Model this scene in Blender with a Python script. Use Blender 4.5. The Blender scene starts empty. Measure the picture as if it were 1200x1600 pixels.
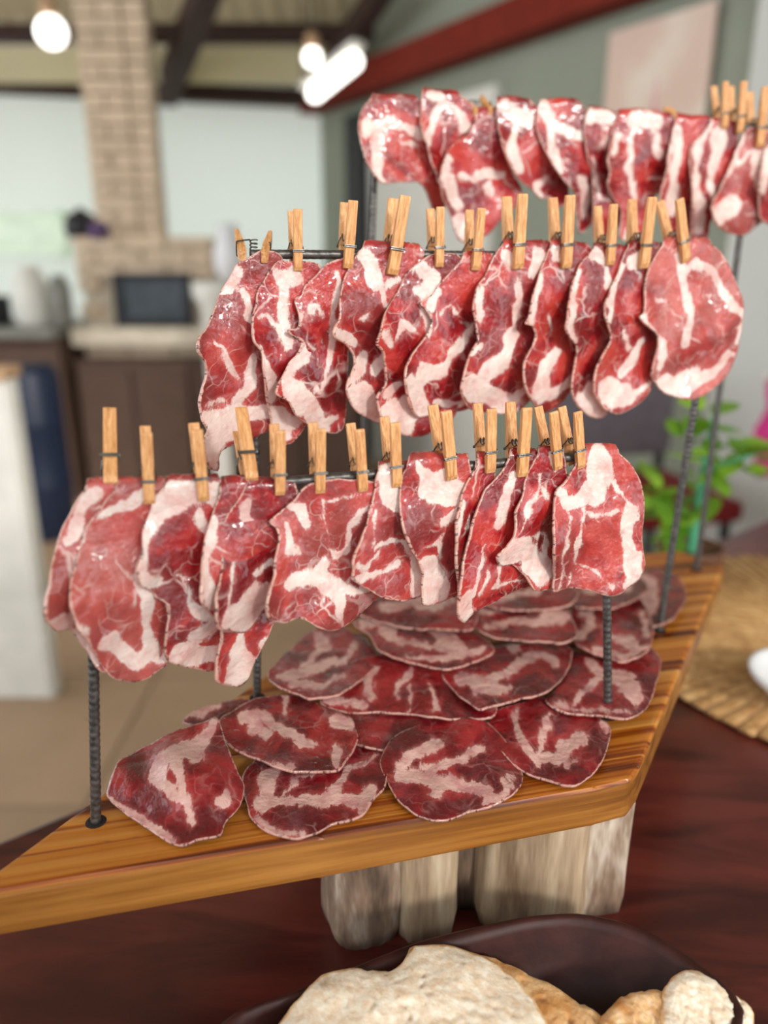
import bpy, bmesh, math, random
import numpy as np
from mathutils import Vector, Matrix, noise as mnoise
random.seed(7); np.random.seed(7)
S = bpy.context.scene
col = S.collection

# ------------------------------------------------------------------ camera
FP, HOR, EYE = 1200.0, 412.0, 0.32          # focal length in px of the 1200x1600 frame, horizon row, eye height over the board
PIT = math.atan((800 - HOR) / FP)
cd = bpy.data.cameras.new('camera'); cam = bpy.data.objects.new('camera', cd); col.objects.link(cam)
cam.location = (0, 0, EYE); cam.rotation_euler = (math.pi/2 - PIT, 0, 0)
cd.sensor_fit = 'VERTICAL'; cd.sensor_height = 24.0; cd.sensor_width = 18.0; cd.lens = 24.0*FP/1600
cd.clip_start = 0.02; cd.clip_end = 60
cd.dof.use_dof = True; cd.dof.focus_distance = 0.485; cd.dof.aperture_fstop = 1.75; cd.dof.aperture_blades = 0
S.camera = cam
# ------------------------------------------------------------------ sky light: from the open left side and through openings behind the camera
W = bpy.data.worlds.new('sky'); S.world = W; W.use_nodes = True
bgn = W.node_tree.nodes['Background']; bgn.inputs[0].default_value = (0.93, 0.96, 1.0, 1); bgn.inputs[1].default_value = 3.0
# wall behind the camera is unseen, added so its openings shape daylight and glints
OPENINGS = [(-3.0, -1.2), (-0.6, 0.9), (1.5, 3.2)]; WY, WZ0, WZ1 = -2.0, -0.05, 3.1
for k, (a, b) in enumerate(OPENINGS):
    ld = bpy.data.lights.new('opening_portal', 'AREA'); ld.shape = 'RECTANGLE'; ld.size = b - a; ld.size_y = WZ1 - WZ0; ld.cycles.is_portal = True
    lo = bpy.data.objects.new('opening_portal', ld); col.objects.link(lo); lo.location = ((a+b)/2, WY, (WZ0+WZ1)/2); lo.rotation_euler = (math.pi/2, 0, 0)
sd = bpy.data.lights.new('sun', 'SUN'); sd.energy = 2.15; sd.angle = math.radians(8); sd.color = (1.0, 0.96, 0.9)
sun = bpy.data.objects.new('sun', sd); col.objects.link(sun); sun.rotation_euler = (math.radians(66), 0, math.radians(34))
S.view_settings.view_transform = 'Standard'; S.view_settings.look = 'None'
S.view_settings.gamma = 1.0; S.view_settings.use_curve_mapping = False
S.view_settings.exposure = 0.05

C0 = np.array([0, 0, EYE]); cp, sp = math.cos(PIT), math.sin(PIT)
def ray(x, y):
    x = np.asarray(x, float); y = np.asarray(y, float)
    a = (x - 600)/FP; b = -(y - 800)/FP
    return np.stack([a, cp + b*sp, -sp + b*cp], -1)
def onz(x, y, z=0.0):
    d = ray(x, y); return C0 + d*((z - EYE)/d[..., 2])[..., None]
def at(x, y, Y):
    d = ray(x, y); return C0 + d*(Y/d[..., 1])[..., None]

# ------------------------------------------------------------------ materials
MATS = {}
class NT:
    def __init__(s, name):
        s.m = bpy.data.materials.new(name); s.m.use_nodes = True; s.t = s.m.node_tree
        s.b = s.t.nodes['Principled BSDF']; s.out = s.t.nodes['Material Output']; MATS[name] = s.m
    def n(s, typ, **kw):
        nd = s.t.nodes.new(typ)
        for k, v in kw.items(): setattr(nd, k, v)
        return nd
    def l(s, a, b): s.t.links.new(a, b)
    def val(s, sock, v):
        if hasattr(v, 'is_linked') or hasattr(v, 'node'): s.l(v, sock)
        else: sock.default_value = v
    def math(s, op, a, b=0.0, c=0.0, clamp=False):
        nd = s.n('ShaderNodeMath', operation=op); nd.use_clamp = clamp
        s.val(nd.inputs[0], a); s.val(nd.inputs[1], b); s.val(nd.inputs[2], c); return nd.outputs[0]
    def mix(s, f, a, b, mode='MIX'):
        nd = s.n('ShaderNodeMix', data_type='RGBA', blend_type=mode)
        s.val(nd.inputs[0], f); s.val(nd.inputs[6], a); s.val(nd.inputs[7], b); return nd.outputs[2]
    def noise(s, vec, scale, detail=3, rough=0.55, dist=0.0):
        nd = s.n('ShaderNodeTexNoise'); nd.inputs['Scale'].default_value = scale; nd.inputs['Detail'].default_value = detail
        nd.inputs['Roughness'].default_value = rough; nd.inputs['Distortion'].default_value = dist
        if vec is not None: s.l(vec, nd.inputs['Vector'])
        return nd.outputs['Fac']
    def mapr(s, v, a, b, c=0.0, d=1.0, smooth=True):
        nd = s.n('ShaderNodeMapRange'); nd.interpolation_type = 'SMOOTHSTEP' if smooth else 'LINEAR'
        s.val(nd.inputs[0], v)
        for i, q in enumerate((a, b, c, d)): nd.inputs[1+i].default_value = q
        return nd.outputs[0]
    def obj(s, scale=(1, 1, 1), rot=(0, 0, 0), rnd=True):
        tc = s.n('ShaderNodeTexCoord'); mp = s.n('ShaderNodeMapping')
        mp.inputs['Scale'].default_value = scale; mp.inputs['Rotation'].default_value = rot
        s.l(tc.outputs['Object'], mp.inputs['Vector'])
        if rnd:
            oi = s.n('ShaderNodeObjectInfo'); m = s.math('MULTIPLY', oi.outputs['Random'], 37.0)
            s.l(m, mp.inputs['Location'])
        return mp.outputs['Vector']
    def bump(s, h, strength=0.3, dist=0.001):
        nd = s.n('ShaderNodeBump'); nd.inputs['Strength'].default_value = strength; nd.inputs['Distance'].default_value = dist
        s.l(h, nd.inputs['Height']); s.l(nd.outputs[0], s.b.inputs['Normal']); return nd.outputs[0]
    def attr(s, name, typ='GEOMETRY'):
        return s.n('ShaderNodeAttribute', attribute_name=name, attribute_type=typ)

def srgb(r, g, b):
    f = lambda c: (c/255/12.92) if c/255 <= 0.04045 else ((c/255 + 0.055)/1.055)**2.4
    return (f(r), f(g), f(b), 1.0)

def meat_material(name, deep, mid, pale, fatc, fatc2, rimc, film, vein=0.7):
    n = NT(name)
    mc = n.attr('mc').outputs['Vector']
    fat = n.attr('fat').outputs['Fac']; rim = n.attr('rim').outputs['Fac']
    sv = n.n('ShaderNodeMapping'); sv.inputs['Scale'].default_value = (1, .38, 1); sv.inputs['Rotation'].default_value = (0, 0, .35); n.l(mc, sv.inputs['Vector'])
    big = n.noise(sv.outputs[0], 190, 3, 0.6, .3); fine = n.noise(mc, 700, 3, 0.6)
    d = n.math('ADD', fat, n.math('MULTIPLY', n.math('SUBTRACT', big, 0.5), 5.5 if vein > .5 else 9.0))
    d = n.math('ADD', d, n.math('MULTIPLY', n.math('SUBTRACT', fine, 0.5), 2.6))
    fm = n.mapr(d, -0.7, 0.9, 1.0, 0.0)
    halo = n.mapr(d, -0.5, 4.0, 0.34, 0.0)
    # thin veins of fat
    wn_ = n.n('ShaderNodeTexNoise'); wn_.inputs['Scale'].default_value = 55; wn_.inputs['Detail'].default_value = 2; n.l(mc, wn_.inputs['Vector'])
    va = n.n('ShaderNodeVectorMath', operation='MULTIPLY_ADD'); n.l(wn_.outputs['Color'], va.inputs[0]); va.inputs[1].default_value = (.022, .022, 0); n.l(mc, va.inputs[2])
    def cells(sc, w):
        vo = n.n('ShaderNodeTexVoronoi', feature='DISTANCE_TO_EDGE'); vo.inputs['Scale'].default_value = sc; n.l(va.outputs[0], vo.inputs['Vector'])
        return n.mapr(vo.outputs['Distance'], 0.0, w, 1.0, 0.0)
    vm = cells(38, 0.05)
    gate = n.mapr(n.noise(mc, 30, 2), 0.5, 0.64)
    vm = n.math('MULTIPLY', n.math('MULTIPLY', vm, gate), vein)
    v2 = n.math('MULTIPLY', cells(85, 0.06), vein*.5)
    v2 = n.math('MULTIPLY', v2, n.mapr(n.noise(mc, 55, 2), 0.45, 0.62))
    fm2 = n.math('MAXIMUM', fm, n.math('MAXIMUM', vm, v2))
    # muscle
    tone = n.noise(mc, 28, 3, 0.6, 0.6)
    grain = n.noise(mc, 420, 4, 0.7, 1.5)
    t = n.math('ADD', n.mapr(tone, 0.38, 0.64), n.math('MULTIPLY', n.math('SUBTRACT', grain, 0.5), 0.5), clamp=True)
    rp = n.n('ShaderNodeValToRGB'); n.l(t, rp.inputs[0])
    e = rp.color_ramp.elements; e[0].position = 0.0; e[0].color = deep; e[1].position = 1.0; e[1].color = pale
    k = e.new(0.5); k.color = mid
    oc = n.n('ShaderNodeObjectInfo')
    mus = n.mix(1.0, rp.outputs[0], oc.outputs['Color'], 'MULTIPLY')
    fcol = n.mix(n.mapr(n.noise(mc, 75, 4, 0.6), 0.42, 0.68), fatc, fatc2)
    pl_ = n.math('MULTIPLY', oc.outputs['Alpha'], n.mapr(n.noise(mc, 22, 2), 0.3, 0.65, 0.55, 1.15))
    mus = n.mix(pl_, mus, srgb(212, 112, 100))
    mus = n.mix(halo, mus, srgb(214, 112, 108))
    cc = n.mix(fm2, mus, fcol)
    # dry film on the surface in places, pale rim with brown specks
    cc = n.mix(n.math('MULTIPLY', n.mapr(n.noise(mc, 36, 3, 0.65), 0.5, 0.75), film), cc, srgb(206, 140, 156))
    rr = n.math('ADD', rim, n.math('MULTIPLY', n.math('SUBTRACT', n.noise(mc, 260, 3), 0.5), 2.6))
    rm = n.mapr(rr, 0.35, 1.1, 0.85, 0.0)
    rc = n.mix(n.mapr(n.noise(mc, 480, 2), 0.52, 0.66), rimc, srgb(96, 52, 46))
    cc = n.mix(rm, cc, rc)
    n.l(cc, n.b.inputs['Base Color'])
    n.b.inputs['Specular IOR Level'].default_value = 0.35
    n.b.inputs['Coat Weight'].default_value = 1.0; n.b.inputs['Coat IOR'].default_value = 1.52; n.b.inputs['Coat Roughness'].default_value = 0.14
    ro = n.mapr(n.noise(mc, 200, 3), 0.3, 0.7, 0.24, 0.42); n.l(ro, n.b.inputs['Roughness'])
    h = n.math('ADD', n.math('MULTIPLY', n.noise(mc, 330, 3, 0.5, 0.5), 0.4), n.math('MULTIPLY', fm2, 0.35))
    h = n.math('ADD', h, n.math('MULTIPLY', n.noise(mc, 110, 3, 0.55), 2.6))
    nb = n.bump(h, 0.42, 0.0022)
    cb_ = n.n('ShaderNodeBump'); cb_.inputs['Strength'].default_value = 0.55; cb_.inputs['Distance'].default_value = 0.0022
    crk = n.math('MULTIPLY', n.noise(mc, 460, 3, 0.7, 0.8), n.mapr(n.noise(mc, 45, 2), 0.48, 0.64, 0.0, 1.3))
    n.l(n.math('ADD', crk, n.math('MULTIPLY', n.noise(mc, 80, 2), 2.2)), cb_.inputs['Height']); n.l(cb_.outputs[0], n.b.inputs['Coat Normal'])
    tr = n.n('ShaderNodeBsdfTranslucent'); n.l(n.mix(0.5, cc, srgb(235, 92, 70), 'MULTIPLY'), tr.inputs[0]); n.l(nb, tr.inputs['Normal'])
    mx = n.n('ShaderNodeMixShader'); mx.inputs[0].default_value = 0.25
    n.l(n.b.outputs[0], mx.inputs[1]); n.l(tr.outputs[0], mx.inputs[2]); n.l(mx.outputs[0], n.out.inputs[0])
    return n.m
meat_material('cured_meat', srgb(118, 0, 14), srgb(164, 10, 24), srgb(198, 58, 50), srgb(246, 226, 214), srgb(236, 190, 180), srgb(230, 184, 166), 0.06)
meat_material('shaded_dry_meat', srgb(90, 0, 14), srgb(130, 8, 22), srgb(158, 34, 38), srgb(230, 186, 174), srgb(206, 142, 140), srgb(216, 164, 148), 0.08, 0.28)  # laid slices: darker cure, plus shade of the rows above in the colour

def wood(name, c1, c2, c3, scale=(3, 60, 60), rough=0.45, bumpd=0.0004, spec=0.4, fine=1.0):
    n = NT(name); v = n.obj(scale)
    a = n.noise(v, 1.0, 4, 0.6, 0.4); b = n.noise(v, 3.4*fine, 3, 0.6)
    rp = n.n('ShaderNodeValToRGB'); n.l(n.math('ADD', n.math('MULTIPLY', a, 0.75), n.math('MULTIPLY', b, 0.25)), rp.inputs[0])
    e = rp.color_ramp.elements; e[0].position = 0.34; e[0].color = c1; e[1].position = 0.66; e[1].color = c3
    e.new(0.5).color = c2
    n.l(rp.outputs[0], n.b.inputs['Base Color']); n.b.inputs['Roughness'].default_value = rough
    n.b.inputs['Specular IOR Level'].default_value = spec
    n.bump(b, 0.4, bumpd); return n.m
def plain(name, c, rough=0.6, metal=0.0, var=0.12, scale=20, spec=0.4, bumpd=0.0005, emit=None, es=0):
    n = NT(name); v = n.obj()
    f = n.noise(v, scale, 4, 0.6)
    dark = tuple(x*(1 - var) for x in c[:3]) + (1,); lite = tuple(min(1, x*(1 + var)) for x in c[:3]) + (1,)
    n.l(n.mix(n.mapr(f, 0.3, 0.7), dark, lite), n.b.inputs['Base Color'])
    n.b.inputs['Roughness'].default_value = rough; n.b.inputs['Metallic'].default_value = metal
    n.b.inputs['Specular IOR Level'].default_value = spec
    if bumpd: n.bump(f, 0.3, bumpd)
    if emit: n.b.inputs['Emission Color'].default_value = emit; n.b.inputs['Emission Strength'].default_value = es
    return n.m

wood('pin_wood', srgb(172, 112, 62), srgb(208, 150, 96), srgb(228, 180, 126), (700, 60, 700), 0.55)
plain('pin_wire', srgb(96, 94, 90), 0.28, 0.95, 0.2, 500)
plain('rod_steel', srgb(88, 85, 82), 0.4, 0.7, 0.45, 260, bumpd=0.0006)
plain('hole_dark', srgb(24, 16, 12), 0.9)
# board: pine with reddish late wood stripes
n = NT('pine_board'); v = n.obj((1.8, 95, 50), rnd=False)
a = n.noise(v, 1.0, 3, 0.5, 0.6); b = n.noise(v, 5.0, 3, 0.6)
rp = n.n('ShaderNodeValToRGB'); n.l(n.math('ADD', n.math('MULTIPLY', a, 0.86), n.math('MULTIPLY', b, 0.14)), rp.inputs[0])
e = rp.color_ramp.elements; e[0].position = 0.39; e[0].color = srgb(84, 34, 4); e[1].position = 0.64; e[1].color = srgb(190, 132, 62)
e.new(0.44).color = srgb(136, 64, 10); e.new(0.50).color = srgb(172, 104, 32)
v2 = n.obj((9, 60, 60), rnd=False); st = n.mapr(n.noise(v2, 2.0, 4, 0.7), 0.62, 0.7)
n.l(n.mix(n.math('MULTIPLY', st, 0.55), rp.outputs[0], srgb(84, 46, 20)), n.b.inputs['Base Color'])
n.b.inputs['Roughness'].default_value = 0.34; n.b.inputs['Specular IOR Level'].default_value = 0.5
n.bump(a, 0.8, 0.0022)
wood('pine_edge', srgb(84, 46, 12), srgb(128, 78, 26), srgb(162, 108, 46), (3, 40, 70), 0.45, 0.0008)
# table: dark red brown, glossy
n = NT('dark_table'); v = n.obj((2.0, 9, 9), rnd=False); a = n.noise(v, 2.0, 5, 0.6, 0.5)
n.l(n.mix(n.mapr(a, 0.35, 0.65), srgb(58, 20, 17), srgb(100, 42, 34)), n.b.inputs['Base Color'])
n.b.inputs['Roughness'].default_value = 0.3; n.bump(a, 0.3, 0.0006)
wood('log_wood', srgb(112, 88, 66), srgb(168, 144, 116), srgb(204, 186, 158), (46, 46, 5), 0.7, 0.002)
wood('log_bark', srgb(44, 30, 24), srgb(132, 108, 88), srgb(214, 200, 182), (26, 26, 6), 0.75, 0.004)
plain('bowl_wood', srgb(56, 27, 23), 0.5, 0, 0.3, 40, spec=.25, bumpd=0.0015)
n = NT('bread'); mc = n.attr('mc').outputs['Vector']; rim = n.attr('rim').outputs['Fac']
f1 = n.noise(mc, 160, 4, 0.65); vo = n.n('ShaderNodeTexVoronoi'); vo.inputs['Scale'].default_value = 420; n.l(mc, vo.inputs['Vector'])
crumb = n.mix(n.mapr(f1, 0.3, 0.7), srgb(232, 206, 174), srgb(252, 242, 224))
crust = n.mix(n.mapr(n.noise(mc, 70, 4), 0.35, 0.65), srgb(202, 146, 88), srgb(236, 198, 148))
rr = n.math('ADD', rim, n.math('MULTIPLY', n.math('SUBTRACT', f1, 0.5), 3.0))
n.l(n.mix(n.mapr(rr, 0.4, 2.2, 1.0, 0.0), crumb, crust), n.b.inputs['Base Color']); n.b.inputs['Roughness'].default_value = 0.85
n.b.inputs['Specular IOR Level'].default_value = 0.15
n.bump(n.math('ADD', n.math('MULTIPLY', vo.outputs['Distance'], 0.5), n.noise(mc, 650, 4, 0.75)), 0.4, 0.002)
n.b.inputs['Subsurface Weight'].default_value = 0.35; n.b.inputs['Subsurface Radius'].default_value = (.01, .008, .006); n.b.inputs['Subsurface Scale'].default_value = 0.6
wood('straw', srgb(140, 98, 54), srgb(186, 142, 90), srgb(214, 176, 124), (50, 50, 50), 0.6)
plain('dish_white', srgb(224, 224, 226), 0.2, 0, 0.05)
n = NT('leaf'); oi = n.n('ShaderNodeObjectInfo')
n.l(n.mix(oi.outputs['Random'], srgb(66, 112, 28), srgb(150, 190, 62)), n.b.inputs['Base Color']); n.b.inputs['Roughness'].default_value = 0.4
tr = n.n('ShaderNodeBsdfTranslucent'); tr.inputs[0].default_value = srgb(150, 200, 60); mx = n.n('ShaderNodeMixShader'); mx.inputs[0].default_value = 0.35
n.l(n.b.outputs[0], mx.inputs[1]); n.l(tr.outputs[0], mx.inputs[2]); n.l(mx.outputs[0], n.out.inputs[0])
plain('teal_stem', srgb(70, 150, 112), 0.5); plain('brown_pot', srgb(96, 62, 46), 0.6)
n = NT('wall_white'); n.b.inputs['Base Color'].default_value = srgb(224, 228, 222); n.b.inputs['Roughness'].default_value = 0.8
tr = n.n('ShaderNodeBsdfTranslucent'); tr.inputs[0].default_value = srgb(240, 243, 238); mx = n.n('ShaderNodeMixShader'); mx.inputs[0].default_value = 0.45
n.l(n.b.outputs[0], mx.inputs[1]); n.l(tr.outputs[0], mx.inputs[2]); n.l(mx.outputs[0], n.out.inputs[0])
plain('plaster_pale', srgb(206, 208, 202), 0.8, 0, 0.03, 2); plain('wall_green', srgb(148, 154, 138), 0.8, 0, 0.05, 2)
plain('floor_beige', srgb(172, 144, 116), 0.5, 0, 0.12, 1.3); plain('grout', srgb(140, 120, 100), 0.9)
n = NT('roof_sheet'); n.b.inputs['Base Color'].default_value = srgb(178, 168, 150); n.b.inputs['Roughness'].default_value = 0.7
tr = n.n('ShaderNodeBsdfTranslucent'); tr.inputs[0].default_value = srgb(206, 196, 172); mx = n.n('ShaderNodeMixShader'); mx.inputs[0].default_value = 0.4
n.l(n.b.outputs[0], mx.inputs[1]); n.l(tr.outputs[0], mx.inputs[2]); n.l(mx.outputs[0], n.out.inputs[0])
plain('beam_dark', srgb(62, 42, 36), 0.7); plain('beam_red', srgb(118, 40, 28), 0.8, spec=.2)
n = NT('roof_skylight'); n.b.inputs['Base Color'].default_value = srgb(236, 228, 196); n.b.inputs['Roughness'].default_value = 0.6
tr = n.n('ShaderNodeBsdfTranslucent'); tr.inputs[0].default_value = srgb(236, 230, 200); mx = n.n('ShaderNodeMixShader'); mx.inputs[0].default_value = 0.55
n.l(n.b.outputs[0], mx.inputs[1]); n.l(tr.outputs[0], mx.inputs[2]); n.l(mx.outputs[0], n.out.inputs[0])
plain('brick_clay', srgb(216, 194, 168), 0.85, 0, 0.12, 6); plain('brick_mortar', srgb(218, 206, 186), 0.95)
plain('oven_glass', srgb(70, 78, 86), 0.25, 0, 0.2); plain('oven_iron', srgb(46, 46, 50), 0.5, 0.4)
plain('counter_grey', srgb(124, 124, 116), 0.5); plain('cabinet_brown', srgb(88, 66, 54), 0.7); plain('drum_blue', srgb(22, 34, 58), 0.45)
plain('panel_white', srgb(222, 220, 212), 0.6, 0, 0.05); plain('tan_wood', srgb(186, 150, 116), 0.6)
plain('black_metal', srgb(34, 33, 36), 0.5); plain('purple_cloth', srgb(96, 76, 110), 0.9)
plain('seat_red', srgb(132, 24, 30), 0.6); plain('chair_grey', srgb(112, 104, 110), 0.6); plain('pink_fabric', srgb(214, 62, 140), 0.8)
n = NT('poster_print'); v = n.obj(); f = n.noise(v, 3.0, 2)
n.l(n.mix(n.mapr(f, 0.35, 0.65), srgb(232, 218, 202), srgb(220, 192, 176)), n.b.inputs['Base Color']); n.b.inputs['Roughness'].default_value = 0.7
plain('lamp_glow', srgb(255, 250, 240), 0.5, emit=(1.0, 0.97, 0.9, 1), es=3.5, bumpd=0)
plain('window_glow', srgb(220, 236, 214), 0.5, emit=(0.86, 0.98, 0.84, 1), es=0.12, bumpd=0)

# ------------------------------------------------------------------ object helpers
def props(o, label=None, cat=None, group=None, kind=None):
    if label: o['label'] = label
    if cat: o['category'] = cat
    if group: o['group'] = group
    if kind: o['kind'] = kind
    return o
def link(name, me, mat=None, parent=None, smooth=False):
    o = bpy.data.objects.new(name, me); col.objects.link(o)
    if mat: me.materials.clear(); me.materials.append(MATS[mat])
    if parent is not None: o.parent = parent
    if smooth and len(me.polygons): me.polygons.foreach_set('use_smooth', [True]*len(me.polygons))
    return o
def empty(name, loc=(0, 0, 0), rz=0.0):
    o = bpy.data.objects.new(name, None); col.objects.link(o); o.location = tuple(map(float, loc)); o.rotation_euler = (0, 0, rz); o.empty_display_size = 0.02
    return o
def mesh(vs, fs):
    me = bpy.data.meshes.new('m'); me.from_pydata([tuple(map(float, v)) for v in vs], [], fs); me.update(); return me
def bm_mesh(bm):
    me = bpy.data.meshes.new('m'); bm.to_mesh(me); bm.free(); return me
def box_me(x0, x1, y0, y1, z0, z1, bev=0.0, seg=2):
    bm = bmesh.new(); bmesh.ops.create_cube(bm, size=1.0)
    for v in bm.verts: v.co = Vector(((x0+x1)/2 + v.co.x*(x1-x0), (y0+y1)/2 + v.co.y*(y1-y0), (z0+z1)/2 + v.co.z*(z1-z0)))
    if bev: bmesh.ops.bevel(bm, geom=bm.edges[:], offset=bev, segments=seg, profile=0.6, affect='EDGES')
    return bm_mesh(bm)
def prism_me(poly, z0, z1, bev=0.0, seg=2):
    bm = bmesh.new(); vs = [bm.verts.new((p[0], p[1], z0)) for p in poly]; f = bm.faces.new(vs)
    r = bmesh.ops.extrude_face_region(bm, geom=[f])
    for v in r['geom']:
        if isinstance(v, bmesh.types.BMVert): v.co.z = z1
    bmesh.ops.recalc_face_normals(bm, faces=bm.faces[:])
    if bev: bmesh.ops.bevel(bm, geom=bm.edges[:], offset=bev, segments=seg, profile=0.6, affect='EDGES')
    return bm_mesh(bm)
def tube_me(pts, rad, seg=10, caps=True):
    P = [Vector(tuple(map(float, p))) for p in pts]; R = rad if hasattr(rad, '__len__') else [rad]*len(P)
    vs, fs = [], []; up = None
    for i, p in enumerate(P):
        t = (P[min(i+1, len(P)-1)] - P[max(i-1, 0)]).normalized()
        if up is None: up = t.orthogonal().normalized()
        up = (up - t*up.dot(t)).normalized(); sd = t.cross(up)
        for k in range(seg):
            a = 2*math.pi*k/seg; vs.append(p + (up*math.cos(a) + sd*math.sin(a))*R[i])
    for i in range(len(P)-1):
        for k in range(seg):
            a, b = i*seg + k, i*seg + (k+1) % seg; fs.append((a, b, b+seg, a+seg))
    if caps: fs.append(tuple(range(seg))[::-1]); fs.append(tuple(range((len(P)-1)*seg, len(P)*seg)))
    return mesh(vs, fs)
def lathe_me(prof, seg=24):
    vs, fs = [], []
    for r, z in prof:
        for k in range(seg): a = 2*math.pi*k/seg; vs.append((r*math.cos(a), r*math.sin(a), z))
    for i in range(len(prof)-1):
        for k in range(seg):
            a, b = i*seg+k, i*seg+(k+1) % seg; fs.append((a, b, b+seg, a+seg))
    if prof[0][0] > 1e-5: fs.append(tuple(range(seg))[::-1])
    if prof[-1][0] > 1e-5: fs.append(tuple(range((len(prof)-1)*seg, len(prof)*seg)))
    return mesh(vs, fs)
def join_me(parts):
    bm = bmesh.new()
    for me, mat in parts:
        n0 = len(bm.verts); bm.from_mesh(me); bm.verts.ensure_lookup_table()
        if mat is not None:
            for v in bm.verts[n0:]: v.co = mat @ v.co
    return bm_mesh(bm)

TZ = -0.14                     # table top
FLOOR = -0.89
# ------------------------------------------------------------------ room
BW0, BW1 = np.array([-2.25, 5.05]), np.array([-0.41, 5.50])        # back wall line (px 0 .. px 500)
RW0, RWd = np.array([-0.41, 5.50]), np.array([1.275, -2.07])       # right wall: RW0 + t*RWd
def wall(name, a, b, z0, z1, th, mat):
    a = Vector((*a, 0)); b = Vector((*b, 0)); d = (b - a); L = d.length; ang = math.atan2(d.y, d.x)
    o = link(name, box_me(0, L, 0, th, z0, z1), mat); o.location = a; o.rotation_euler.z = ang; props(o, kind='structure'); return o
bwd = (BW1 - BW0)
wall('wall_back', BW0 - bwd*1.6, BW1, FLOOR, 1.42, 0.02, 'wall_white')
wall('wall_right', RW0, RW0 + RWd*2.6, FLOOR, 3.2, 0.12, 'wall_green')
pcs = []; xs = [-5.2] + [v for w in OPENINGS for v in w] + [4.6]
for k in range(0, len(xs), 2): pcs.append((box_me(xs[k], xs[k+1], WY-.15, WY, FLOOR, 3.7), None))
for a, b in OPENINGS: pcs.append((box_me(a, b, WY-.15, WY, FLOOR, WZ0), None)); pcs.append((box_me(a, b, WY-.15, WY, WZ1, 3.7), None))
wf_ = link('added_wall_front', join_me(pcs), 'wall_green'); props(wf_, kind='structure')  # unseen wall, added to break reflections into glints and pass the sun
fl = link('floor', box_me(-6, 4.5, -3.0, 6.2, FLOOR-0.1, FLOOR-0.004), 'grout'); props(fl, kind='structure')
tile_me = box_me(-0.297, 0.297, -0.297, 0.297, -0.004, 0.0, 0.002, 1)
for i in range(-5, 5):
    for j in range(2, 10):
        t = link('tile', tile_me, 'floor_beige', fl); t.location = (i*0.6 + 0.2, j*0.6, FLOOR)
# roof sheets slope up towards the camera
def roofz(y): return 1.40 + (5.7 - y)*0.30
ang = math.atan(-0.30)
ceil = empty('ceiling', (0, 5.7, 1.40)); ceil.rotation_euler.x = ang; props(ceil, kind='structure')
for i in range(13):                      # corrugated sheets laid across, a clear one in between
    w = 0.72; x0 = -5.2 + i*w
    vs, fs = [], []; m = 24
    for k in range(m+1):
        z = 0.018*math.sin(k/m*2*math.pi*6)
        for (yy, zz) in ((0.35, 0), (-8.1, 0), (-8.1, 0.006), (0.35, 0.006)): vs.append((x0 + w*k/m, yy, z + zz))
    for k in range(m):
        for q in range(4): fs.append((4*k+q, 4*k+(q+1) % 4, 4*k+4+(q+1) % 4, 4*k+4+q))
    link('roof_sheet', mesh(vs, fs), 'roof_sheet', ceil, True)
for yy, hh in ((-0.12, 0.1), (-0.75, 0.07), (-1.5, 0.08), (-2.4, 0.08), (-3.6, .08), (-5.0, .08), (-6.4, .08)):
    link('purlin', box_me(-5.2, 4.1, yy-0.04, yy+0.04, -0.03-hh, -0.022), 'tan_wood' if yy > -0.5 else 'beam_dark', ceil)
def beam(name, a, b, w, h, mat):
    a = Vector(tuple(map(float, a))); b = Vector(tuple(map(float, b))); d = b - a
    o = link(name, box_me(0, d.length, -w/2, w/2, -h/2, h/2, 0.005), mat); o.location = a
    o.rotation_euler = d.to_track_quat('X', 'Z').to_euler(); props(o, kind='structure'); return o
nb = np.array([bwd[1], -bwd[0]])/np.linalg.norm(bwd)*0.07
a = BW0 - bwd*1.6 + nb; b = BW1 + nb
beam('trim_1', (a[0], a[1], 1.31), (b[0], b[1], 1.31), 0.10, 0.10, 'beam_dark')
# plate beam of the right wall, from the far corner towards the camera
nr = np.array([-0.85, -0.52])*0.09
a = RW0 + nr; b = RW0 + RWd*2.4 + nr
beam('trim_2', (a[0], a[1], 1.30), (b[0], b[1], 1.30), 0.13, 0.15, 'beam_red')
p, q = at(258, 150, 5.1), at(340, -60, 3.9); beam('trim_3', p, q, 0.12, 0.12, 'beam_dark')
p, q = at(520, 100, 5.0), at(612, -40, 4.2); beam('trim_4', p, q, 0.10, 0.10, 'beam_dark')
# pale sheets hung under the eave on the back wall (two bright bands)
for (xa, xb, nm) in ((-60, 150, 0), (235, 470, 1)):
    P = at(xa, 75, 4.9); Q = at(xb, 130, 4.9)
    o = link('eave_panel', box_me(0, Q[0]-P[0], -0.01, 0.01, 0, P[2]-Q[2], 0.003), 'panel_white'); o.location = (P[0], P[1], Q[2])
    o.data.materials[0] = MATS['roof_skylight']
    props(o, ('pale yellow eave panel left of the brick pillar', 'pale yellow eave panel between the brick pillar and the bright tube lamp')[nm], 'panel', 'eave panels')
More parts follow.
